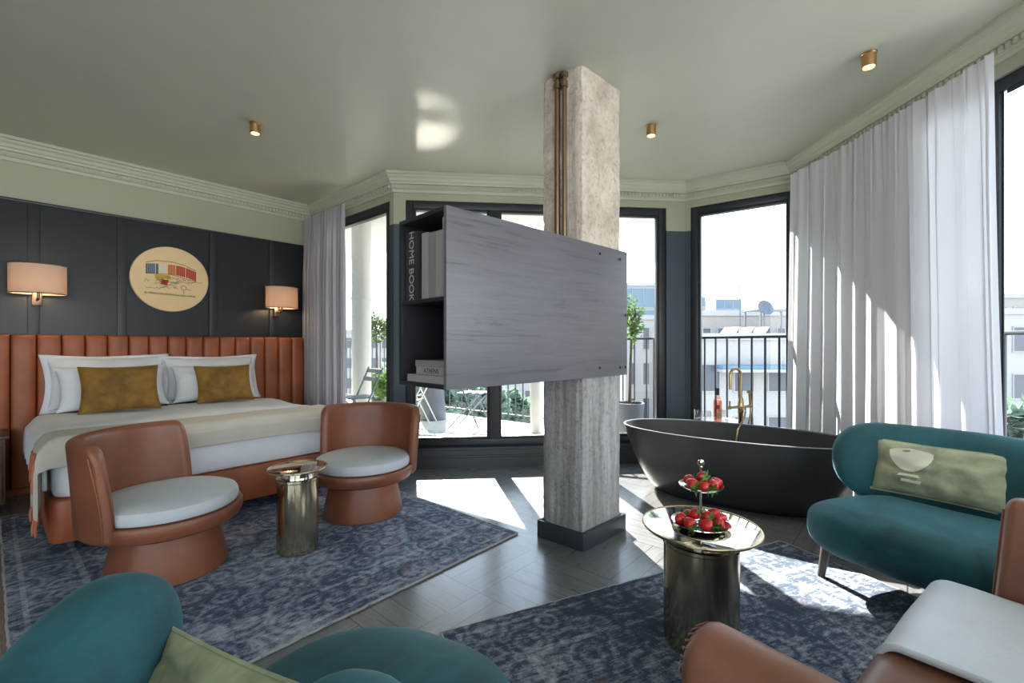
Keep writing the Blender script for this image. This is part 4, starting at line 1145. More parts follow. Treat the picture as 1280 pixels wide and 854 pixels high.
for k, (x, y, lb) in enumerate(((1.748, 4.275, 'clear tumbler nearest the dark window frame, on the white table'), (1.800, 4.205, 'clear tumbler between its twin and the wine bottle'), (1.985, 4.300, 'clear tumbler just behind the wine bottle'))):
    bm = B(); lathe(bm, [(0, 0), (0.034, 0), (0.036, 0.003), (0.039, 0.092), (0.0365, 0.092), (0.0335, 0.012), (0, 0.012)], 32)
    tag(obj('tumbler', bm, MT['tumbler'], loc=(x, y, TH + 0.0005)), lb, 'glass', 'tumblers on the white table')

# ------------------------------------------------------------------ curtains
def curtain(name, path, ztop, mat, label, seed, nfold, flare=0.0, amp=0.045, n=420, zb=0.012):
    cp = catmull(path, 60); L = [0]
    for a, b in zip(cp, cp[1:]): L.append(L[-1] + (b - a).length)
    tot = L[-1]
    rs = random.Random(seed)
    ph = [0]; 
    for k in range(nfold): ph.append(ph[-1] + rs.uniform(0.6, 1.4))
    ph = [p / ph[-1] for p in ph]
    am = [rs.uniform(0.55, 1.25) for _ in range(nfold)]
    def f(a, b):
        k = max(j for j in range(len(ph) - 1) if ph[j] <= a + 1e-9) if a < 1 else len(ph) - 2
        q = (a - ph[k]) / (ph[k + 1] - ph[k])
        s = a * tot; j = max(i for i in range(len(L)) if L[i] <= s + 1e-9); j = min(j, len(L) - 2)
        p = cp[j].lerp(cp[j + 1], (s - L[j]) / (L[j + 1] - L[j])); t = (cp[j + 1] - cp[j]).normalized(); nn = Vector((-t.y, t.x, 0))
        g = min(1, (1 - b) / 0.06 + 0.25)
        gather = 0.4 + 0.6 * min(1, (1 - b) / 0.25)
        wob = noise.noise(Vector((a * 9 + seed, b * 1.4, 3.3))) * 0.02 * (1 - b)
        fine = 0.010 * math.sin(a * nfold * 2 * PI * 3.0 + 2 * noise.noise(Vector((a * 14, 0, seed)))) * (b ** 6)
        d = amp * am[k] * math.sin(2 * PI * q) * gather + wob + fine
        z = zb + (ztop - zb) * b
        out = flare * (1 - b) ** 1.3
        return p + nn * d + t * ((2 * a - 1) * out) + t * (0.016 * math.sin(4 * PI * q) * am[k]) + Vector((0, 0, z))
    bm = B(); sheet(bm, n, 36, f)
    o = obj(name, bm, mat, sharp=180, normals=False); return tag(o, label, 'curtain')
nL = Vector((-0.66, -0.752, 0))   # inwards from the left bay wall
dL = (WALLW[2] - WALLW[1]).normalized()
curtain('curtain', [WALLW[1] + nL * 0.13 + dL * s for s in (0.045, 0.5, 1.0)], 2.672, MT['curtain_pink'], 'pale mauve sheer curtain between bed corner and narrow left window', 5, 13, 0.02, 0.05)
cR = curtain('curtain', [Vector(p) for p in ((2.41, 3.94, 0), (2.452, 3.55, 0), (2.45, 3.0, 0), (2.445, 2.62, 0), (2.425, 2.29, 0))], 2.672, MT['curtain'], 'white sheer curtain hanging along the right window wall', 9, 11, 0.07, 0.017)

# ------------------------------------------------------------------ teal settee on the right
SO = Vector((2.00, 2.06, 0)); SR = math.atan2(-0.835, 0.55)
st = empty('settee', (SO.x, SO.y, RUGZ * 0), SR, 'teal velvet settee with rounded ends in front of white sheer curtain', 'sofa')
bm = B(); bean(bm, [(-0.525, 0.02, 0.285), (-0.28, -0.04, 0.285), (0.1, -0.055, 0.285), (0.62, 0.02, 0.285)], 0.315, 0.135, 0.26, 60, 36, 0.62)
obj('seat', bm, MT['teal'], st, sharp=180)
bm = B(); bean(bm, [(-0.55, 0.165, 0.545), (-0.36, 0.30, 0.545), (0.0, 0.345, 0.545), (0.38, 0.20, 0.545), (0.54, 0.03, 0.545)], 0.105, 0.215, 0.24, 60, 32, 0.75, lean=0.22)
obj('backrest', bm, MT['teal'], st, sharp=180)
for x, y in ((-0.40, 0.28), (0.36, 0.20)):
    bm = B(); bar(bm, (x, y - 0.04, 0.25), (x, y + 0.045, 0.45), 0.12, 0.03); obj('back_support', bm, MT['leg_wood'], st)
for x, y, s, u_ in ((-0.44, -0.17, -1, -1), (0.44, -0.17, 1, -1), (-0.42, 0.20, -1, 1), (0.42, 0.20, 1, 1)):
    bm = B(); tube(bm, [(x + 0.02 * s, y + 0.02 * u_, 0.012), (x, y, 0.19)], [0.017, 0.024], 14); obj('leg', bm, MT['leg_wood'], st)

# cushion with embroidered bird-like cup motif
SM = Matrix.Translation(st.location) @ Matrix.Rotation(SR, 4, 'Z')
pc = place_pillow('cushion', SM @ Vector((-0.105, 0.185, 0)), None, 0.425, 0.53, 0.27, 0.13, SR + 0.05, -0.28, MT['sage'], 'sage green lumbar cushion with cream motif on the teal settee', 'cushion', 11, pipe=MT['sage'], pinch=0.05, roll=0.0)
bm = B()
def on_front(x, z):   # front face of pillow(0.56, 0.27, 0.13)
    u_, v_ = x / 0.265, (z - 0.135) / 0.135
    prof = max(0, (1 - abs(u_) ** 2.6) * (1 - abs(v_) ** 2.6)) ** 0.55
    wv = noise.noise(Vector((u_ * 2.2 + 11, v_ * 2.2, 11 * 1.7 - 1))) * 0.013 * 2.2 + noise.noise(Vector((u_ * 6 + 11, v_ * 5, -1))) * 0.013
    return -prof * (0.065 + wv) - 0.004
def motif(pts):
    c = Vector((sum(p[0] for p in pts) / len(pts), 0, sum(p[1] for p in pts) / len(pts)))
    ring = [[bm.verts.new((c.x + (p[0] - c.x) * s, on_front(c.x + (p[0] - c.x) * s, c.z + (p[1] - c.z) * s), c.z + (p[1] - c.z) * s)) for p in pts] for s in (1, 0.66, 0.33)]
    n_ = len(pts)
    for a_, b_ in zip(ring, ring[1:]):
        for k in range(n_): bm.faces.new((a_[k], a_[(k + 1) % n_], b_[(k + 1) % n_], b_[k]))
    bm.faces.new(ring[-1])
half = [(-0.088 + 0.088 * math.cos(PI + t) , 0.20 + 0.10 * math.sin(PI + t) ) for t in [PI * k / 16 for k in range(17)]]
motif([(x - 0.01, z + 0.018) for x, z in half] + [(-0.01 - 0.02, 0.228), (-0.10, 0.235), (-0.16, 0.228)])
motif([(-0.135, 0.105), (-0.06, 0.105), (-0.05, 0.092), (-0.145, 0.092)])
motif([(-0.125, 0.080), (-0.045, 0.078), (-0.05, 0.062), (-0.13, 0.066)])
obj('embroidery', bm, MT['cream'], pc, sharp=180, label='cream embroidered motif')

# ------------------------------------------------------------------ teal armchair in the foreground
AO = Vector((-0.40, 0.86, 0))
ac = empty('armchair', (AO.x, AO.y, 0), 0, 'teal velvet curved armchair nearest the viewer, seen from behind', 'armchair')
L_ = lambda x, y, z: (x - AO.x, y - AO.y, z)
bm = B(); bean(bm, [L_(-0.53, 0.62, 0.31), L_(-0.44, 0.78, 0.31), L_(-0.31, 1.02, 0.31), L_(-0.16, 1.31, 0.31)], 0.345, 0.140, 0.34, 60, 36, 0.66)
obj('seat', bm, MT['teal'], ac, sharp=180)
bm = B(); bean(bm, [L_(-0.82, 1.08, 0.545), L_(-0.80, 0.84, 0.515), L_(-0.67, 0.53, 0.47), L_(-0.53, 0.38, 0.46), L_(-0.36, 0.42, 0.48), L_(-0.26, 0.60, 0.515), L_(-0.20, 0.80, 0.52)], 0.11, 0.205, 0.20, 70, 32, 0.78)
obj('backrest', bm, MT['teal'], ac, sharp=180)
for x, y in ((-0.42, 1.17), (-0.08, 1.02), (-0.68, 0.72), (-0.36, 0.54)):
    bm = B(); tube(bm, [L_(x, y, 0.001), L_(x * 0.97 - 0.012, y * 0.97 + 0.026, 0.19)], [0.016, 0.023], 14); obj('leg', bm, MT['leg_wood'], ac)
bm = B(); bar(bm, L_(-0.62, 0.60, 0.2), L_(-0.72, 0.47, 0.40), 0.10, 0.05); bar(bm, L_(-0.5, 0.52, 0.2), L_(-0.48, 0.44, 0.40), 0.10, 0.05); obj('back_support', bm, MT['leg_wood'], ac)
place_pillow('cushion', Vector((-0.57, 0.81, 0)), None, 0.435, 0.42, 0.18, 0.11, math.radians(-25), -0.45, MT['sage'], 'sage green cushion in the foreground teal armchair', 'cushion', 13, pipe=MT['sage'], pinch=0.06)

# ------------------------------------------------------------------ leather lounge chair, bottom right
LO = Vector((1.10, 0.85, 0))
fr_ = Vector((-0.60, 0.80, 0)); sr_ = Vector((0.80, 0.60, 0))
lc = empty('lounge_chair', (LO.x, LO.y, 0), math.atan2(sr_.y, sr_.x), 'tan leather lounge chair with ivory throw at the bottom right corner', 'armchair')
def LL(x, y, z=0):      # world to local of that chair
    d = Vector((x, y, 0)) - LO; return Vector((d.dot(sr_), d.dot(fr_), z))
bm = B(); box(bm, (-0.40, -0.40, 0.17), (0.60, 0.33, 0.30), 0.03, seg=3); obj('seat_base', bm, MT['leather_pink'], lc)
bm = B(); soft_block(bm, 0.99, 0.76, 0.295, 0.43, 0.07, 0.045); obj('seat_cushion', bm, MT['leather_pink'], lc, loc=(-0.395, -0.40, 0), sharp=60)
bm = B(); bean(bm, [(-0.475, 0.545, 0.508), (-0.475, 0.2, 0.508), (-0.475, -0.2, 0.508), (-0.475, -0.46, 0.508)], 0.082, 0.098, 0.05, 50, 32, 0.85); obj('arm', bm, MT['leather_pink'], lc, sharp=180)
bm = B(); box(bm, (-0.53, -0.44, 0.15), (-0.41, 0.455, 0.52), 0.025, seg=3); obj('arm_panel', bm, MT['leather_pink'], lc)
bm = B()
for k in range(15):     # gathered stitching round the arm end
    a = PI * (k + 0.5) / 15; c, s = math.cos(a), math.sin(a)
    tube(bm, [(-0.475 + c * 0.045, 0.542, 0.508 + s * 0.055), (-0.475 + c * 0.066, 0.532, 0.508 + s * 0.079), (-0.475 + c * 0.079, 0.513, 0.508 + s * 0.095)], [0.0015, 0.0026, 0.001], 6)
obj('gathered_seam', bm, MT['leather_pink'], lc, label='pleated stitching on arm end')
bm = B(); prism(bm, [(0, 0), (0.6, 0), (0.6, 0.09), (0, 0.09)], 0, 0.001); bm.free(); bm = B()
t_ = bmesh.new(); bmesh.ops.create_cube(t_, size=1)
for v in t_.verts:
    y = -0.46 if v.co.y < 0 else (0.235 if v.co.z < 0 else 0.185)
    v.co = Vector((0.612 if v.co.x < 0 else 0.70, y, 0.13 if v.co.z < 0 else 0.735))
bmesh.ops.bevel(t_, geom=t_.edges[:], offset=0.028, segments=4, profile=0.5, affect='EDGES')
merge(bm, t_); fa = obj('arm', bm, MT['leather_pink'], lc)
bm = B(); tube(bm, [(0.643, 0.2375 - 0.0826 * (z - 0.13), z) for z in (0.2, 0.35, 0.5, 0.6, 0.70)], 0.0035, 8); obj('piping', bm, MT['leather_pink'], fa)
bm = B(); box(bm, (-0.55, -0.56, 0.15), (0.70, -0.43, 0.78), 0.05, seg=4); obj('backrest', bm, MT['leather_pink'], lc)
for x in (-0.44, 0.64):
    for y in (-0.44, 0.16 if x > 0 else 0.36):
        bm = B(); lathe(bm, [(0, 0), (0.018, 0), (0.026, 0.17), (0, 0.17)], 16); obj('leg', bm, MT['leg_wood'], lc, loc=(x, y, RUGZ if y > 0 else 0.0))
bm = B()
def thr(a, b):
    x = 0.045 + 0.54 * a; s = b * 0.80; r = 0.05
    y = -0.36 + s; z = 0.443
    if y > 0.30:
        d = y - 0.30; q = min(d / (r * PI / 2), 1) * PI / 2; z -= r * (1 - math.cos(q)) + max(0, d - r * PI / 2); y = 0.30 + r * math.sin(q)
    z += noise.noise(Vector((x * 5, s * 5, 1))) * 0.008 + 0.010 * math.exp(-((a) / 0.04) ** 2)
    return Vector((x, y, z))
sheet(bm, 40, 60, thr)
tb_ = solidify(obj('throw_blanket', bm, MT['throw_white'], None, sharp=180), 0.016)
tb_.location = lc.location; tb_.rotation_euler = lc.rotation_euler
tag(tb_, 'ivory throw laid over the seat of the tan leather lounge chair', 'blanket')

# ------------------------------------------------------------------ ceiling downlights
DLP = [((319, 154), 'brass ceiling spotlight over the bed area'), ((814, 157), 'brass ceiling spotlight right of the concrete column'), ((1086, 67), 'brass ceiling spotlight nearest the right curtain')]
def downlight(x, y, label):
    r = empty('ceiling_spotlight', (x, y, CEIL), 0.4, label, 'ceiling light', 'brass ceiling spotlights')
    bm = B(); lathe(bm, [(0, -0.0005), (0.040, -0.0005), (0.040, -0.006), (0.036, -0.010), (0.036, -0.078), (0.033, -0.080), (0.030, -0.078), (0.030, -0.05), (0, -0.05)], 40); obj('housing', bm, MT['copper'], r)
    bm = B(); lathe(bm, [(0, -0.055), (0.024, -0.055), (0.027, -0.062), (0.02, -0.068), (0, -0.070)], 24); obj('bulb', bm, MT['bulb'], r)
    l = bpy.data.lights.new('spot_light', 'SPOT'); l.energy = 30; l.color = (1, 0.86, 0.68); l.spot_size = math.radians(52); l.spot_blend = 0.8; l.shadow_soft_size = 0.03
    lo = bpy.data.objects.new('spot_light', l); COL.objects.link(lo); lo.parent = r; lo.location = (0, 0, -0.085)
for (p, lab) in DLP:
    Y = FOC * (CEIL - CAMH) / (HY - p[1]); downlight((p[0] - CX) / FOC * Y, Y, lab)

# ------------------------------------------------------------------ balcony furniture and plants
MT['steel_blue'] = plain('blue_grey_metal', (0.16, 0.20, 0.24), 0.5); MT['white_metal'] = plain('white_metal', (0.72, 0.72, 0.72), 0.4)
MT['zinc'] = plain('blue_grey_planter', (0.11, 0.125, 0.15), 0.6, var=0.15); MT['soil'] = plain('dark_soil', (0.05, 0.035, 0.025), 0.9)
MT['white_pot'] = plain('white_planter', (0.66, 0.66, 0.62), 0.6, var=0.04); MT['bark'] = plain('grey_bark', (0.14, 0.10, 0.07), 0.9, var=0.2)
def leafy(name, c1, c2):
    t = NT(name); g = t.n('ShaderNodeNewGeometry')
    col = t.ramp(t.noise(t.coord(), 8, 3), [(0.3, c1), (0.7, c2)])
    d = t.n('ShaderNodeBsdfDiffuse'); t.l(col, d.inputs[0]); tl = t.n('ShaderNodeBsdfTranslucent'); t.l(col, tl.inputs[0])
    m = t.n('ShaderNodeMixShader'); m.inputs[0].default_value = 0.35; t.l(d.outputs[0], m.inputs[1]); t.l(tl.outputs[0], m.inputs[2]); t.l(m.outputs[0], t.out.inputs[0]); return t.m
MT['leaf_olive'] = leafy('olive_leaves', (0.07, 0.11, 0.05), (0.19, 0.25, 0.13)); MT['leaf_green'] = leafy('green_leaves', (0.06, 0.13, 0.03), (0.20, 0.32, 0.10)); MT['leaf_street'] = leafy('street_tree_leaves', (0.10, 0.16, 0.12), (0.22, 0.30, 0.23))  # street leaves paler and bluer, distance haze put into their colour
def leaves(bm, c, rad, n, s, seed, thin=0.4):
    r_ = random.Random(seed); c = Vector(c)
    for k in range(n):
        while True:
            d = Vector((r_.uniform(-1, 1), r_.uniform(-1, 1), r_.uniform(-1, 1)))
            if 0.15 < d.length < 1: break
        d = d * (0.75 + 0.5 * noise.noise(d * 2.2 + Vector((seed, 0, 0))))
        p = c + Vector((d.x * rad[0], d.y * rad[1], d.z * rad[2]))
        a = Vector((r_.uniform(-1, 1), r_.uniform(-1, 1), r_.uniform(-0.8, 0.8))).normalized(); b = a.cross(Vector((r_.uniform(-1, 1), r_.uniform(-1, 1), 1))).normalized()
        L = s * r_.uniform(0.7, 1.3)
        bm.faces.new([bm.verts.new(q) for q in (p - a * L, p + b * L * thin, p + a * L, p - b * L * thin)])
def potted(name, loc, rp0, rp1, hp, pot, crown_c, crown_r, n, s, leafm, label, seed, cat='plant', trunk=True):
    r = empty(name, loc, 0, label, cat)
    bm = B(); lathe(bm, [(0, 0), (rp0, 0), (rp1, hp), (rp1 - 0.02, hp), (rp1 - 0.025, hp - 0.04), (0, hp - 0.04)], 32); obj('planter', bm, pot, r)
    bm = B(); lathe(bm, [(0, hp - 0.03), (rp1 - 0.026, hp - 0.035), (0, hp - 0.05)], 24); obj('soil', bm, MT['soil'], r)
    if trunk:
        bm = B(); top = crown_c[2]
        tube(bm, [(0, 0, hp - 0.05), (0.012, 0.0, hp + (top - hp) * 0.5), (crown_c[0], crown_c[1], top)], [0.02, 0.016, 0.008], 8)
        rr_ = random.Random(seed)
        for k in range(7):
            z = top - crown_r[2] * rr_.uniform(0.1, 0.7); a = rr_.uniform(0, 6.28)
            tube(bm, [(crown_c[0] * 0.9, crown_c[1] * 0.9, z), (crown_c[0] + crown_r[0] * 0.7 * math.cos(a), crown_c[1] + crown_r[1] * 0.7 * math.sin(a), z + crown_r[2] * 0.6)], [0.008, 0.003], 6)
        obj('trunk', bm, MT['bark'], r)
    bm = B(); leaves(bm, crown_c, crown_r, n, s, seed); obj('foliage', bm, leafm, r, normals=False, sharp=180)
    return r
p = px(470, 431, 6.75); potted('potted_tree', (p.x, p.y, BZ), 0.17, 0.22, 0.42, MT['white_pot'], (0.0, 0, 1.34), (0.32, 0.32, 0.27), 420, 0.045, MT['leaf_olive'], 'small olive tree in a pot seen through the narrow left window', 21)
p = px(474, 431, 6.5); potted('potted_bush', (p.x, p.y, BZ), 0.16, 0.20, 0.26, MT['white_pot'], (0, 0, 0.50), (0.25, 0.25, 0.28), 420, 0.05, MT['leaf_green'], 'bushy green plant in a pot below the olive tree, outside the left window', 22, trunk=False)
p = px(669.5, 431, 5.6); potted('potted_plant', (p.x, p.y, BZ), 0.065, 0.07, 0.62, MT['white_pot'], (0, 0, 0.70), (0.11, 0.11, 0.13), 160, 0.035, MT['leaf_green'], 'tall slim white planter with greenery beside the concrete column', 23, trunk=False)
p = px(787, 431, 5.35); potted('potted_tree', (p.x, p.y, BZ), 0.13, 0.17, 0.40, MT['zinc'], (0.03, 0, 1.36), (0.17, 0.17, 0.34), 380, 0.035, MT['leaf_green'], 'slender leafy tree in a pot outside, right of the wall cabinet', 24)
p = px(541, 431, 6.62)
r = empty('cone_planter', (p.x, p.y, BZ), 0, 'tall blue grey tapered pedestal outside, under the open cabinet end', 'planter')
bm = B(); lathe(bm, [(0, 0), (0.20, 0), (0.20, 0.03), (0.115, 0.72), (0.115, 0.75), (0.095, 0.75), (0.09, 0.70), (0, 0.70)], 36); obj('pedestal', bm, MT['zinc'], r)
bm = B(); lathe(bm, [(0, 0.705), (0.089, 0.702), (0, 0.69)], 24); obj('soil', bm, MT['soil'], r)
def folding_table(p, rz, label):
    r = empty('folding_table', (p.x, p.y, BZ), rz, label, 'table')
    bm = B(); lathe(bm, [(0, 0.70), (0.225, 0.70), (0.225, 0.722), (0, 0.722)], 48); obj('table_top', bm, MT['white_metal'], r)
    for s in (-1, 1):
        for u_ in (-1, 1):
            bm = B(); tube(bm, [(0.20 * u_, 0.12 * s, 0.008), (-0.16 * u_, 0.12 * s, 0.695)], 0.009, 8); obj('leg', bm, MT['white_metal'], r)
    bm = B(); tube(bm, [(0.0, -0.12, 0.34), (0.0, 0.12, 0.34)], 0.007, 8); obj('stretcher', bm, MT['white_metal'], r)
    return r
p = px(525, 431, 6.2); folding_table(p, -0.2, 'white round folding table with crossed legs on the balcony')
tray_at = Vector((p.x, p.y, BZ + 0.722))
bm = B(); lathe(bm, [(0, 0), (0.17, 0), (0.185, 0.012), (0.182, 0.014), (0.168, 0.004), (0, 0.004)], 48)
tag(obj('tray', bm, MT['brass_top'], loc=tray_at), 'shiny round tray on the white folding table outside', 'tray')
def folding_chair(p, rz, label, mat):
    r = empty('folding_chair', (p.x, p.y, BZ), rz, label, 'chair', 'folding balcony chairs')
    for s in (-1, 1):
        bm = B(); tube(bm, [(0.19 * s, 0.20, 0.01), (0.19 * s, -0.16, 0.80)], 0.011, 8); obj('back_post', bm, mat, r)
        bm = B(); tube(bm, [(0.165 * s, -0.22, 0.01), (0.165 * s, 0.20, 0.45)], 0.010, 8); obj('leg', bm, mat, r)
    bm = B()
    for k in range(5): box(bm, (-0.18, -0.11 + 0.068 * k, 0.445), (0.18, -0.055 + 0.068 * k, 0.46), 0.003)
    obj('seat', bm, mat, r)
    bm = B()
    for z in (0.66, 0.76): bar(bm, (-0.20, 0.23 - 0.456 * z + 0.008 - 0.035, z), (0.20, 0.23 - 0.456 * z + 0.008 - 0.035, z), 0.012, 0.05)
    obj('backrest', bm, mat, r)
    return r
folding_chair(px(454, 431, 5.5), 2.3, 'blue grey folding chair outside the narrow left window', MT['steel_blue'])
folding_chair(px(588, 431, 6.0), -1.9, 'pale folding chair on the balcony, right of the tapered pedestal', MT['steel_blue'])
MT['mat_pat'] = None
t = NT('scalloped_mat'); v = t.coord(); vo = t.n('ShaderNodeTexVoronoi', feature='DISTANCE_TO_EDGE'); t.l(v, vo.inputs['Vector']); vo.inputs['Scale'].default_value = 11
t.principled(t.ramp(vo.outputs['Distance'], [(0.08, (0.62, 0.63, 0.60)), (0.18, (0.24, 0.32, 0.33))]), 0.9); MT['mat_pat'] = t.m
bm = B(); lathe(bm, [(0, 0), (0.50, 0), (0.505, 0.004), (0.50, 0.008), (0, 0.008)], 56)
p = px(530, 431, 5.2); tag(obj('floor_mat', bm, MT['mat_pat'], loc=(p.x, p.y, BZ + 0.001)), 'round patterned mat on the balcony floor outside the window', 'mat')

# ------------------------------------------------------------------ the town beyond
GZ = -14.0
MT['bw'] = plain('pale_render', (0.34, 0.33, 0.32), 0.9, var=0.05); MT['bw2'] = plain('warm_pale_render', (0.30, 0.27, 0.245), 0.9, var=0.06); MT['bgrey'] = plain('grey_render', (0.24, 0.27, 0.30), 0.9, var=0.06)
MT['bglass'] = plain('bluish_facade_glass', (0.10, 0.16, 0.22), 0.3); MT['bwin'] = plain('dark_window', (0.075, 0.085, 0.105), 0.3); MT['roof'] = plain('pale_roof', (0.50, 0.44, 0.38), 0.9, var=0.08)
MT['solar'] = plain('solar_glass', (0.05, 0.06, 0.08), 0.6); MT['blueaw'] = plain('blue_awning', (0.10, 0.18, 0.25), 0.7); MT['asphalt'] = plain('street_ground', (0.22, 0.22, 0.21), 0.9, var=0.1)
bm = B(); box(bm, (-300, 7.0, GZ - 0.5), (300, 420, GZ)); obj('ground', bm, MT['asphalt'], kind='structure')
def building(name, xl, xr, ytop, Y, depth, wallm, label, rows, cols, winm='bwin', wz=(0.62, 0.5), roof=True, floor_h=3.1, yaw=0.0, skip=0, extras=()):
    """block whose front spans photo columns xl..xr at distance Y with its top at photo row ytop"""
    a, b = px(xl, ytop, Y), px(xr, ytop, Y)
    w_ = b.x - a.x; z1 = a.z
    r = empty(name, (a.x, Y, GZ), yaw, label, 'building')
    H = z1 - GZ
    bm = B(); box(bm, (0, 0, 0), (w_, depth, H)); obj('wall', bm, wallm, r)
    if roof:
        bm = B()
        for (x0, x1, y0, y1) in ((-0.12, w_ + 0.12, -0.12, 0.12), (-0.12, w_ + 0.12, depth - 0.12, depth + 0.12), (-0.12, 0.12, 0.12, depth - 0.12), (w_ - 0.12, w_ + 0.12, 0.12, depth - 0.12)): box(bm, (x0, y0, H - 0.05), (x1, y1, H + 0.35), 0)
        obj('parapet', bm, MT['bw'], r)
    cw_ = w_ / cols
    for i in range(rows):
        zc = H - 1.7 - i * floor_h - skip
        for j in range(cols):
            x0 = (j + 0.5 - wz[0] / 2) * cw_; x1 = (j + 0.5 + wz[0] / 2) * cw_
            bm = B(); hh = floor_h * wz[1] / 2
            for (u0, u1, w0, w1) in ((x0 - 0.06, x0, zc - hh, zc + hh), (x1, x1 + 0.06, zc - hh, zc + hh), (x0 - 0.06, x1 + 0.06, zc + hh, zc + hh + 0.06), (x0 - 0.1, x1 + 0.1, zc - hh - 0.08, zc - hh)): box(bm, (u0, -0.08, w0), (u1, 0.02, w1))
            wf_ = obj('window', bm, MT['bw'], r)
            bm = B(); box(bm, (x0, -0.03, zc - hh), (x1, 0.02, zc + hh)); obj('pane', bm, MT[winm], wf_)
    return r
# seen through the corner window
b1 = building('apartment_building', 866, 1120, 424, 27, 6.8, MT['bw'], 'long white apartment building below roofs, beyond the bath tap', 2, 6, wz=(0.55, 0.5), skip=0.6)
building('penthouse', 874, 985, 394, 34, 8, MT['bw2'], 'pale rooftop penthouse with row of openings behind the long white building', 1, 6, wz=(0.5, 0.55), floor_h=2.2, skip=-0.1)
building('tower', 895, 927, 374, 150, 18, MT['bgrey'], 'far glass tower with antenna seen above the rooftops', 6, 3, 'bglass', (0.9, 0.8), False, 3.6)
building('tower', 868, 882, 371, 140, 16, MT['bgrey'], 'far pale tower next to the dark corner window frame', 5, 2, 'bglass', (0.8, 0.7), False, 3.6)
# seen right of the cabinet
building('office_building', 776, 832, 357, 62, 16, MT['bgrey'], 'bluish glass office building right of the cabinet, beyond the balcony', 3, 4, 'bglass', (0.94, 0.86), True, 3.0)
building('apartment_building', 782, 850, 399, 40, 10, MT['bw'], 'white apartment building under the bluish glass office', 4, 4, wz=(0.42, 0.6))
building('apartment_building', 622, 668, 436, 42, 10, MT['bw'], 'white apartment building seen low between cabinet and column', 4, 3, wz=(0.5, 0.6))
building('apartment_building', 690, 775, 405, 55, 10, MT['bw2'], 'pale apartment building mostly behind column and cabinet', 3, 5)
building('apartment_building', 512, 612, 452, 75, 12, MT['bw'], 'distant pale building behind trees, low beneath the cabinet', 2, 6)
building('apartment_building', 430, 505, 415, 70, 12, MT['bw'], 'pale building behind the olive tree, through the narrow left window', 4, 5)
building('apartment_building', 1130, 1420, 392, 30, 12, MT['bw'], 'white apartment building beyond the right window edge', 4, 9, wz=(0.55, 0.5))
building('rooftop_house', 1240, 1330, 372, 42, 10, MT['bw2'], 'pale rooftop house above the white building at the right edge', 2, 4)
# rooftop clutter on the long white building
a = px(922, 385, 33.0)
d_ = empty('satellite_dish', (a.x, 29.5, px(0, 424, 27).z), 0, 'dark satellite dish on a mast above the white rooftop', 'satellite dish')
bm = B(); zz = px(0, 386, 29.5).z - px(0, 424, 27).z; lathe(bm, [(0, 0.0), (0.35, 0.03), (0.62, 0.14), (0.70, 0.22), (0.68, 0.23), (0.60, 0.17), (0, 0.05)], 32); o_b = obj('bowl', bm, MT['bwin'], d_, loc=(0, 0, zz), rot=(1.15, 0.25, 0)); o_b.scale = (0.75, 0.75, 0.75)
bm = B(); tube(bm, [(0, 0, 0), (0, 0.05, zz)], 0.05, 8); obj('mast', bm, MT['zinc'], d_)
a = px(925, 346, 32); an = empty('antenna', (a.x, 32, px(0, 424, 27).z), 0, 'tall thin antenna rising from the rooftops', 'antenna')
bm = B(); tube(bm, [(0, 0, 0), (0, 0, a.z - px(0, 424, 27).z)], 0.04, 8); obj('mast', bm, MT['zinc'], an)
bm = B(); tube(bm, [(-0.35, 0, a.z - 2.2), (0.35, 0, a.z - 2.2)], 0.025, 6); tube(bm, [(-0.25, 0, a.z - 2.6), (0.25, 0, a.z - 2.6)], 0.025, 6); obj('aerial', bm, MT['zinc'], an)
for k, x in enumerate((908, 926, 944)):
    a = px(x, 424, 28.2); sp_ = empty('solar_panel', (a.x, 28.0, a.z - 0.02), 0.5, ('sloped solar water panel on the white roof, nearest the far tower', 'sloped solar water panel on the white roof, middle of three', 'sloped solar water panel on the white roof, nearest the curtain')[k], 'solar panel', 'rooftop solar panels')
    bm = B(); bar(bm, (-0.35, 0, 0.05), (0.45, 0, 0.75), 0.06, 1.1, up=Vector((0, 1, 0))); obj('panel', bm, MT['solar'], sp_)
    bm = B(); bar(bm, (0.42, -0.4, 0), (0.42, -0.4, 0.72), 0.05, 0.05); bar(bm, (0.42, 0.4, 0), (0.42, 0.4, 0.72), 0.05, 0.05); obj('stand', bm, MT['zinc'], sp_)
a, b = px(940, 386, 31), px(990, 386, 31)
pg = empty('pergola', (a.x, 30.0, px(0, 424, 27).z), 0, 'pale flat pergola on the rooftop beside the curtain edge', 'pergola')
hz = a.z - px(0, 424, 27).z
bm = B(); box(bm, (0, 0, hz - 0.12), (b.x - a.x, 2.2, hz), 0.01); obj('canopy', bm, MT['bw'], pg)
for x in (0.1, b.x - a.x - 0.1):
    for y in (0.1, 2.1):
        bm = B(); box(bm, (x - 0.05, y - 0.05, 0), (x + 0.05, y + 0.05, hz - 0.11)); obj('post', bm, MT['zinc'], pg)
a, b = px(904, 462, 26.0), px(1000, 462, 26.0)
aw = empty('awning', (a.x, 26.99, a.z), 0, 'long white and blue awning across the building behind the bath tap', 'awning')
bm = B(); box(bm, (0, -1.0, -0.18), (b.x - a.x, 0, 0.0), 0.02); obj('fascia', bm, MT['bw'], aw)
bm = B(); box(bm, (0.0, -0.95, 0.002), (b.x - a.x, -0.0, 0.22), 0.02); obj('awning_cover', bm, MT['blueaw'], aw)
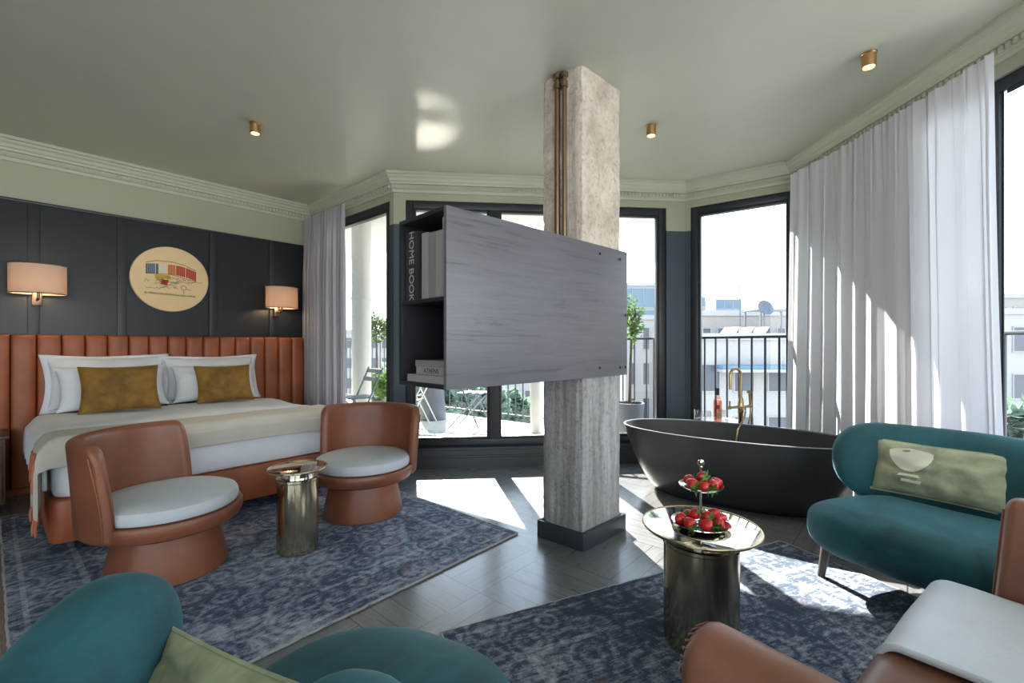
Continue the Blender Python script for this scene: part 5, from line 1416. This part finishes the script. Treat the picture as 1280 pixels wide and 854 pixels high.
# street trees below the balcony
def tree(x, y, Y, rad, label, seed, leafm='leaf_street'):
    c = px(x, y, Y); r = empty('street_tree', (c.x, c.y, GZ), 0, label, 'tree')
    h = c.z - GZ
    bm = B(); tube(bm, [(0, 0, 0), (0.1, 0, h * 0.5), (0, 0, h)], [0.28, 0.22, 0.08], 10); obj('trunk', bm, MT['bark'], r)
    bm = B(); leaves(bm, (0, 0, h), rad, 900, 0.42, seed, 0.6); obj('foliage', bm, MT[leafm], r, normals=False, sharp=180)
for k, (x, y, Y, rad, lb) in enumerate(((575, 508, 26, (2.6, 2.2, 2.4), 'green street tree low behind the balcony railing, under the cabinet'), (600, 505, 24, (1.8, 2.0, 2.2), 'bluish green street tree left of the window mullion'), (548, 515, 30, (2.5, 2.5, 2.4), 'street tree behind the tapered blue grey pedestal'),
        (505, 490, 30, (2.2, 2.2, 2.6), 'street tree beyond the dark window corner post'), (645, 512, 30, (1.2, 1.5, 1.4), 'small street tree in front of the low white building'), (1272, 545, 16, (1.3, 1.3, 1.5), 'street tree low at the right edge beyond the railing'))):
    tree(x, y, Y, rad, lb, 40 + k)

# unseen fill lamps added in the rear openings, behind the viewer
def rear_fill(x, y, z, w_, h_, aim, e):
    l = bpy.data.lights.new('rear_fill_lamp', 'AREA'); l.shape = 'RECTANGLE'; l.size = w_; l.size_y = h_; l.energy = e; l.color = (0.93, 0.97, 1.0)
    o = bpy.data.objects.new('rear_fill_lamp', l); COL.objects.link(o); o.location = (x, y, z)
    o.rotation_euler = Vector(aim).to_track_quat('-Z', 'Y').to_euler()
rear_fill(1.35, -2.585, 1.4, 3.1, 2.4, (0, 1, 0), 45)
rear_fill(-2.4, -2.585, 1.4, 3.2, 2.4, (0, 1, 0), 12)
rear_fill(3.385, -0.85, 1.4, 3.0, 2.3, (-1, 0, 0), 80)
# added lamp standing in for sunlight the balcony tray throws up to the ceiling
g = bpy.data.lights.new('tray_glint_lamp', 'AREA'); g.shape = 'DISK'; g.size = 0.46; g.spread = math.radians(3); g.energy = 0.26; g.color = (1, 0.94, 0.84)
go = bpy.data.objects.new('tray_glint_lamp', g); COL.objects.link(go); go.location = tray_at + Vector((0, 0, 0.02)); go.rotation_euler = Vector((TR.x, TR.y, -TR.z)).to_track_quat('-Z', 'Y').to_euler()
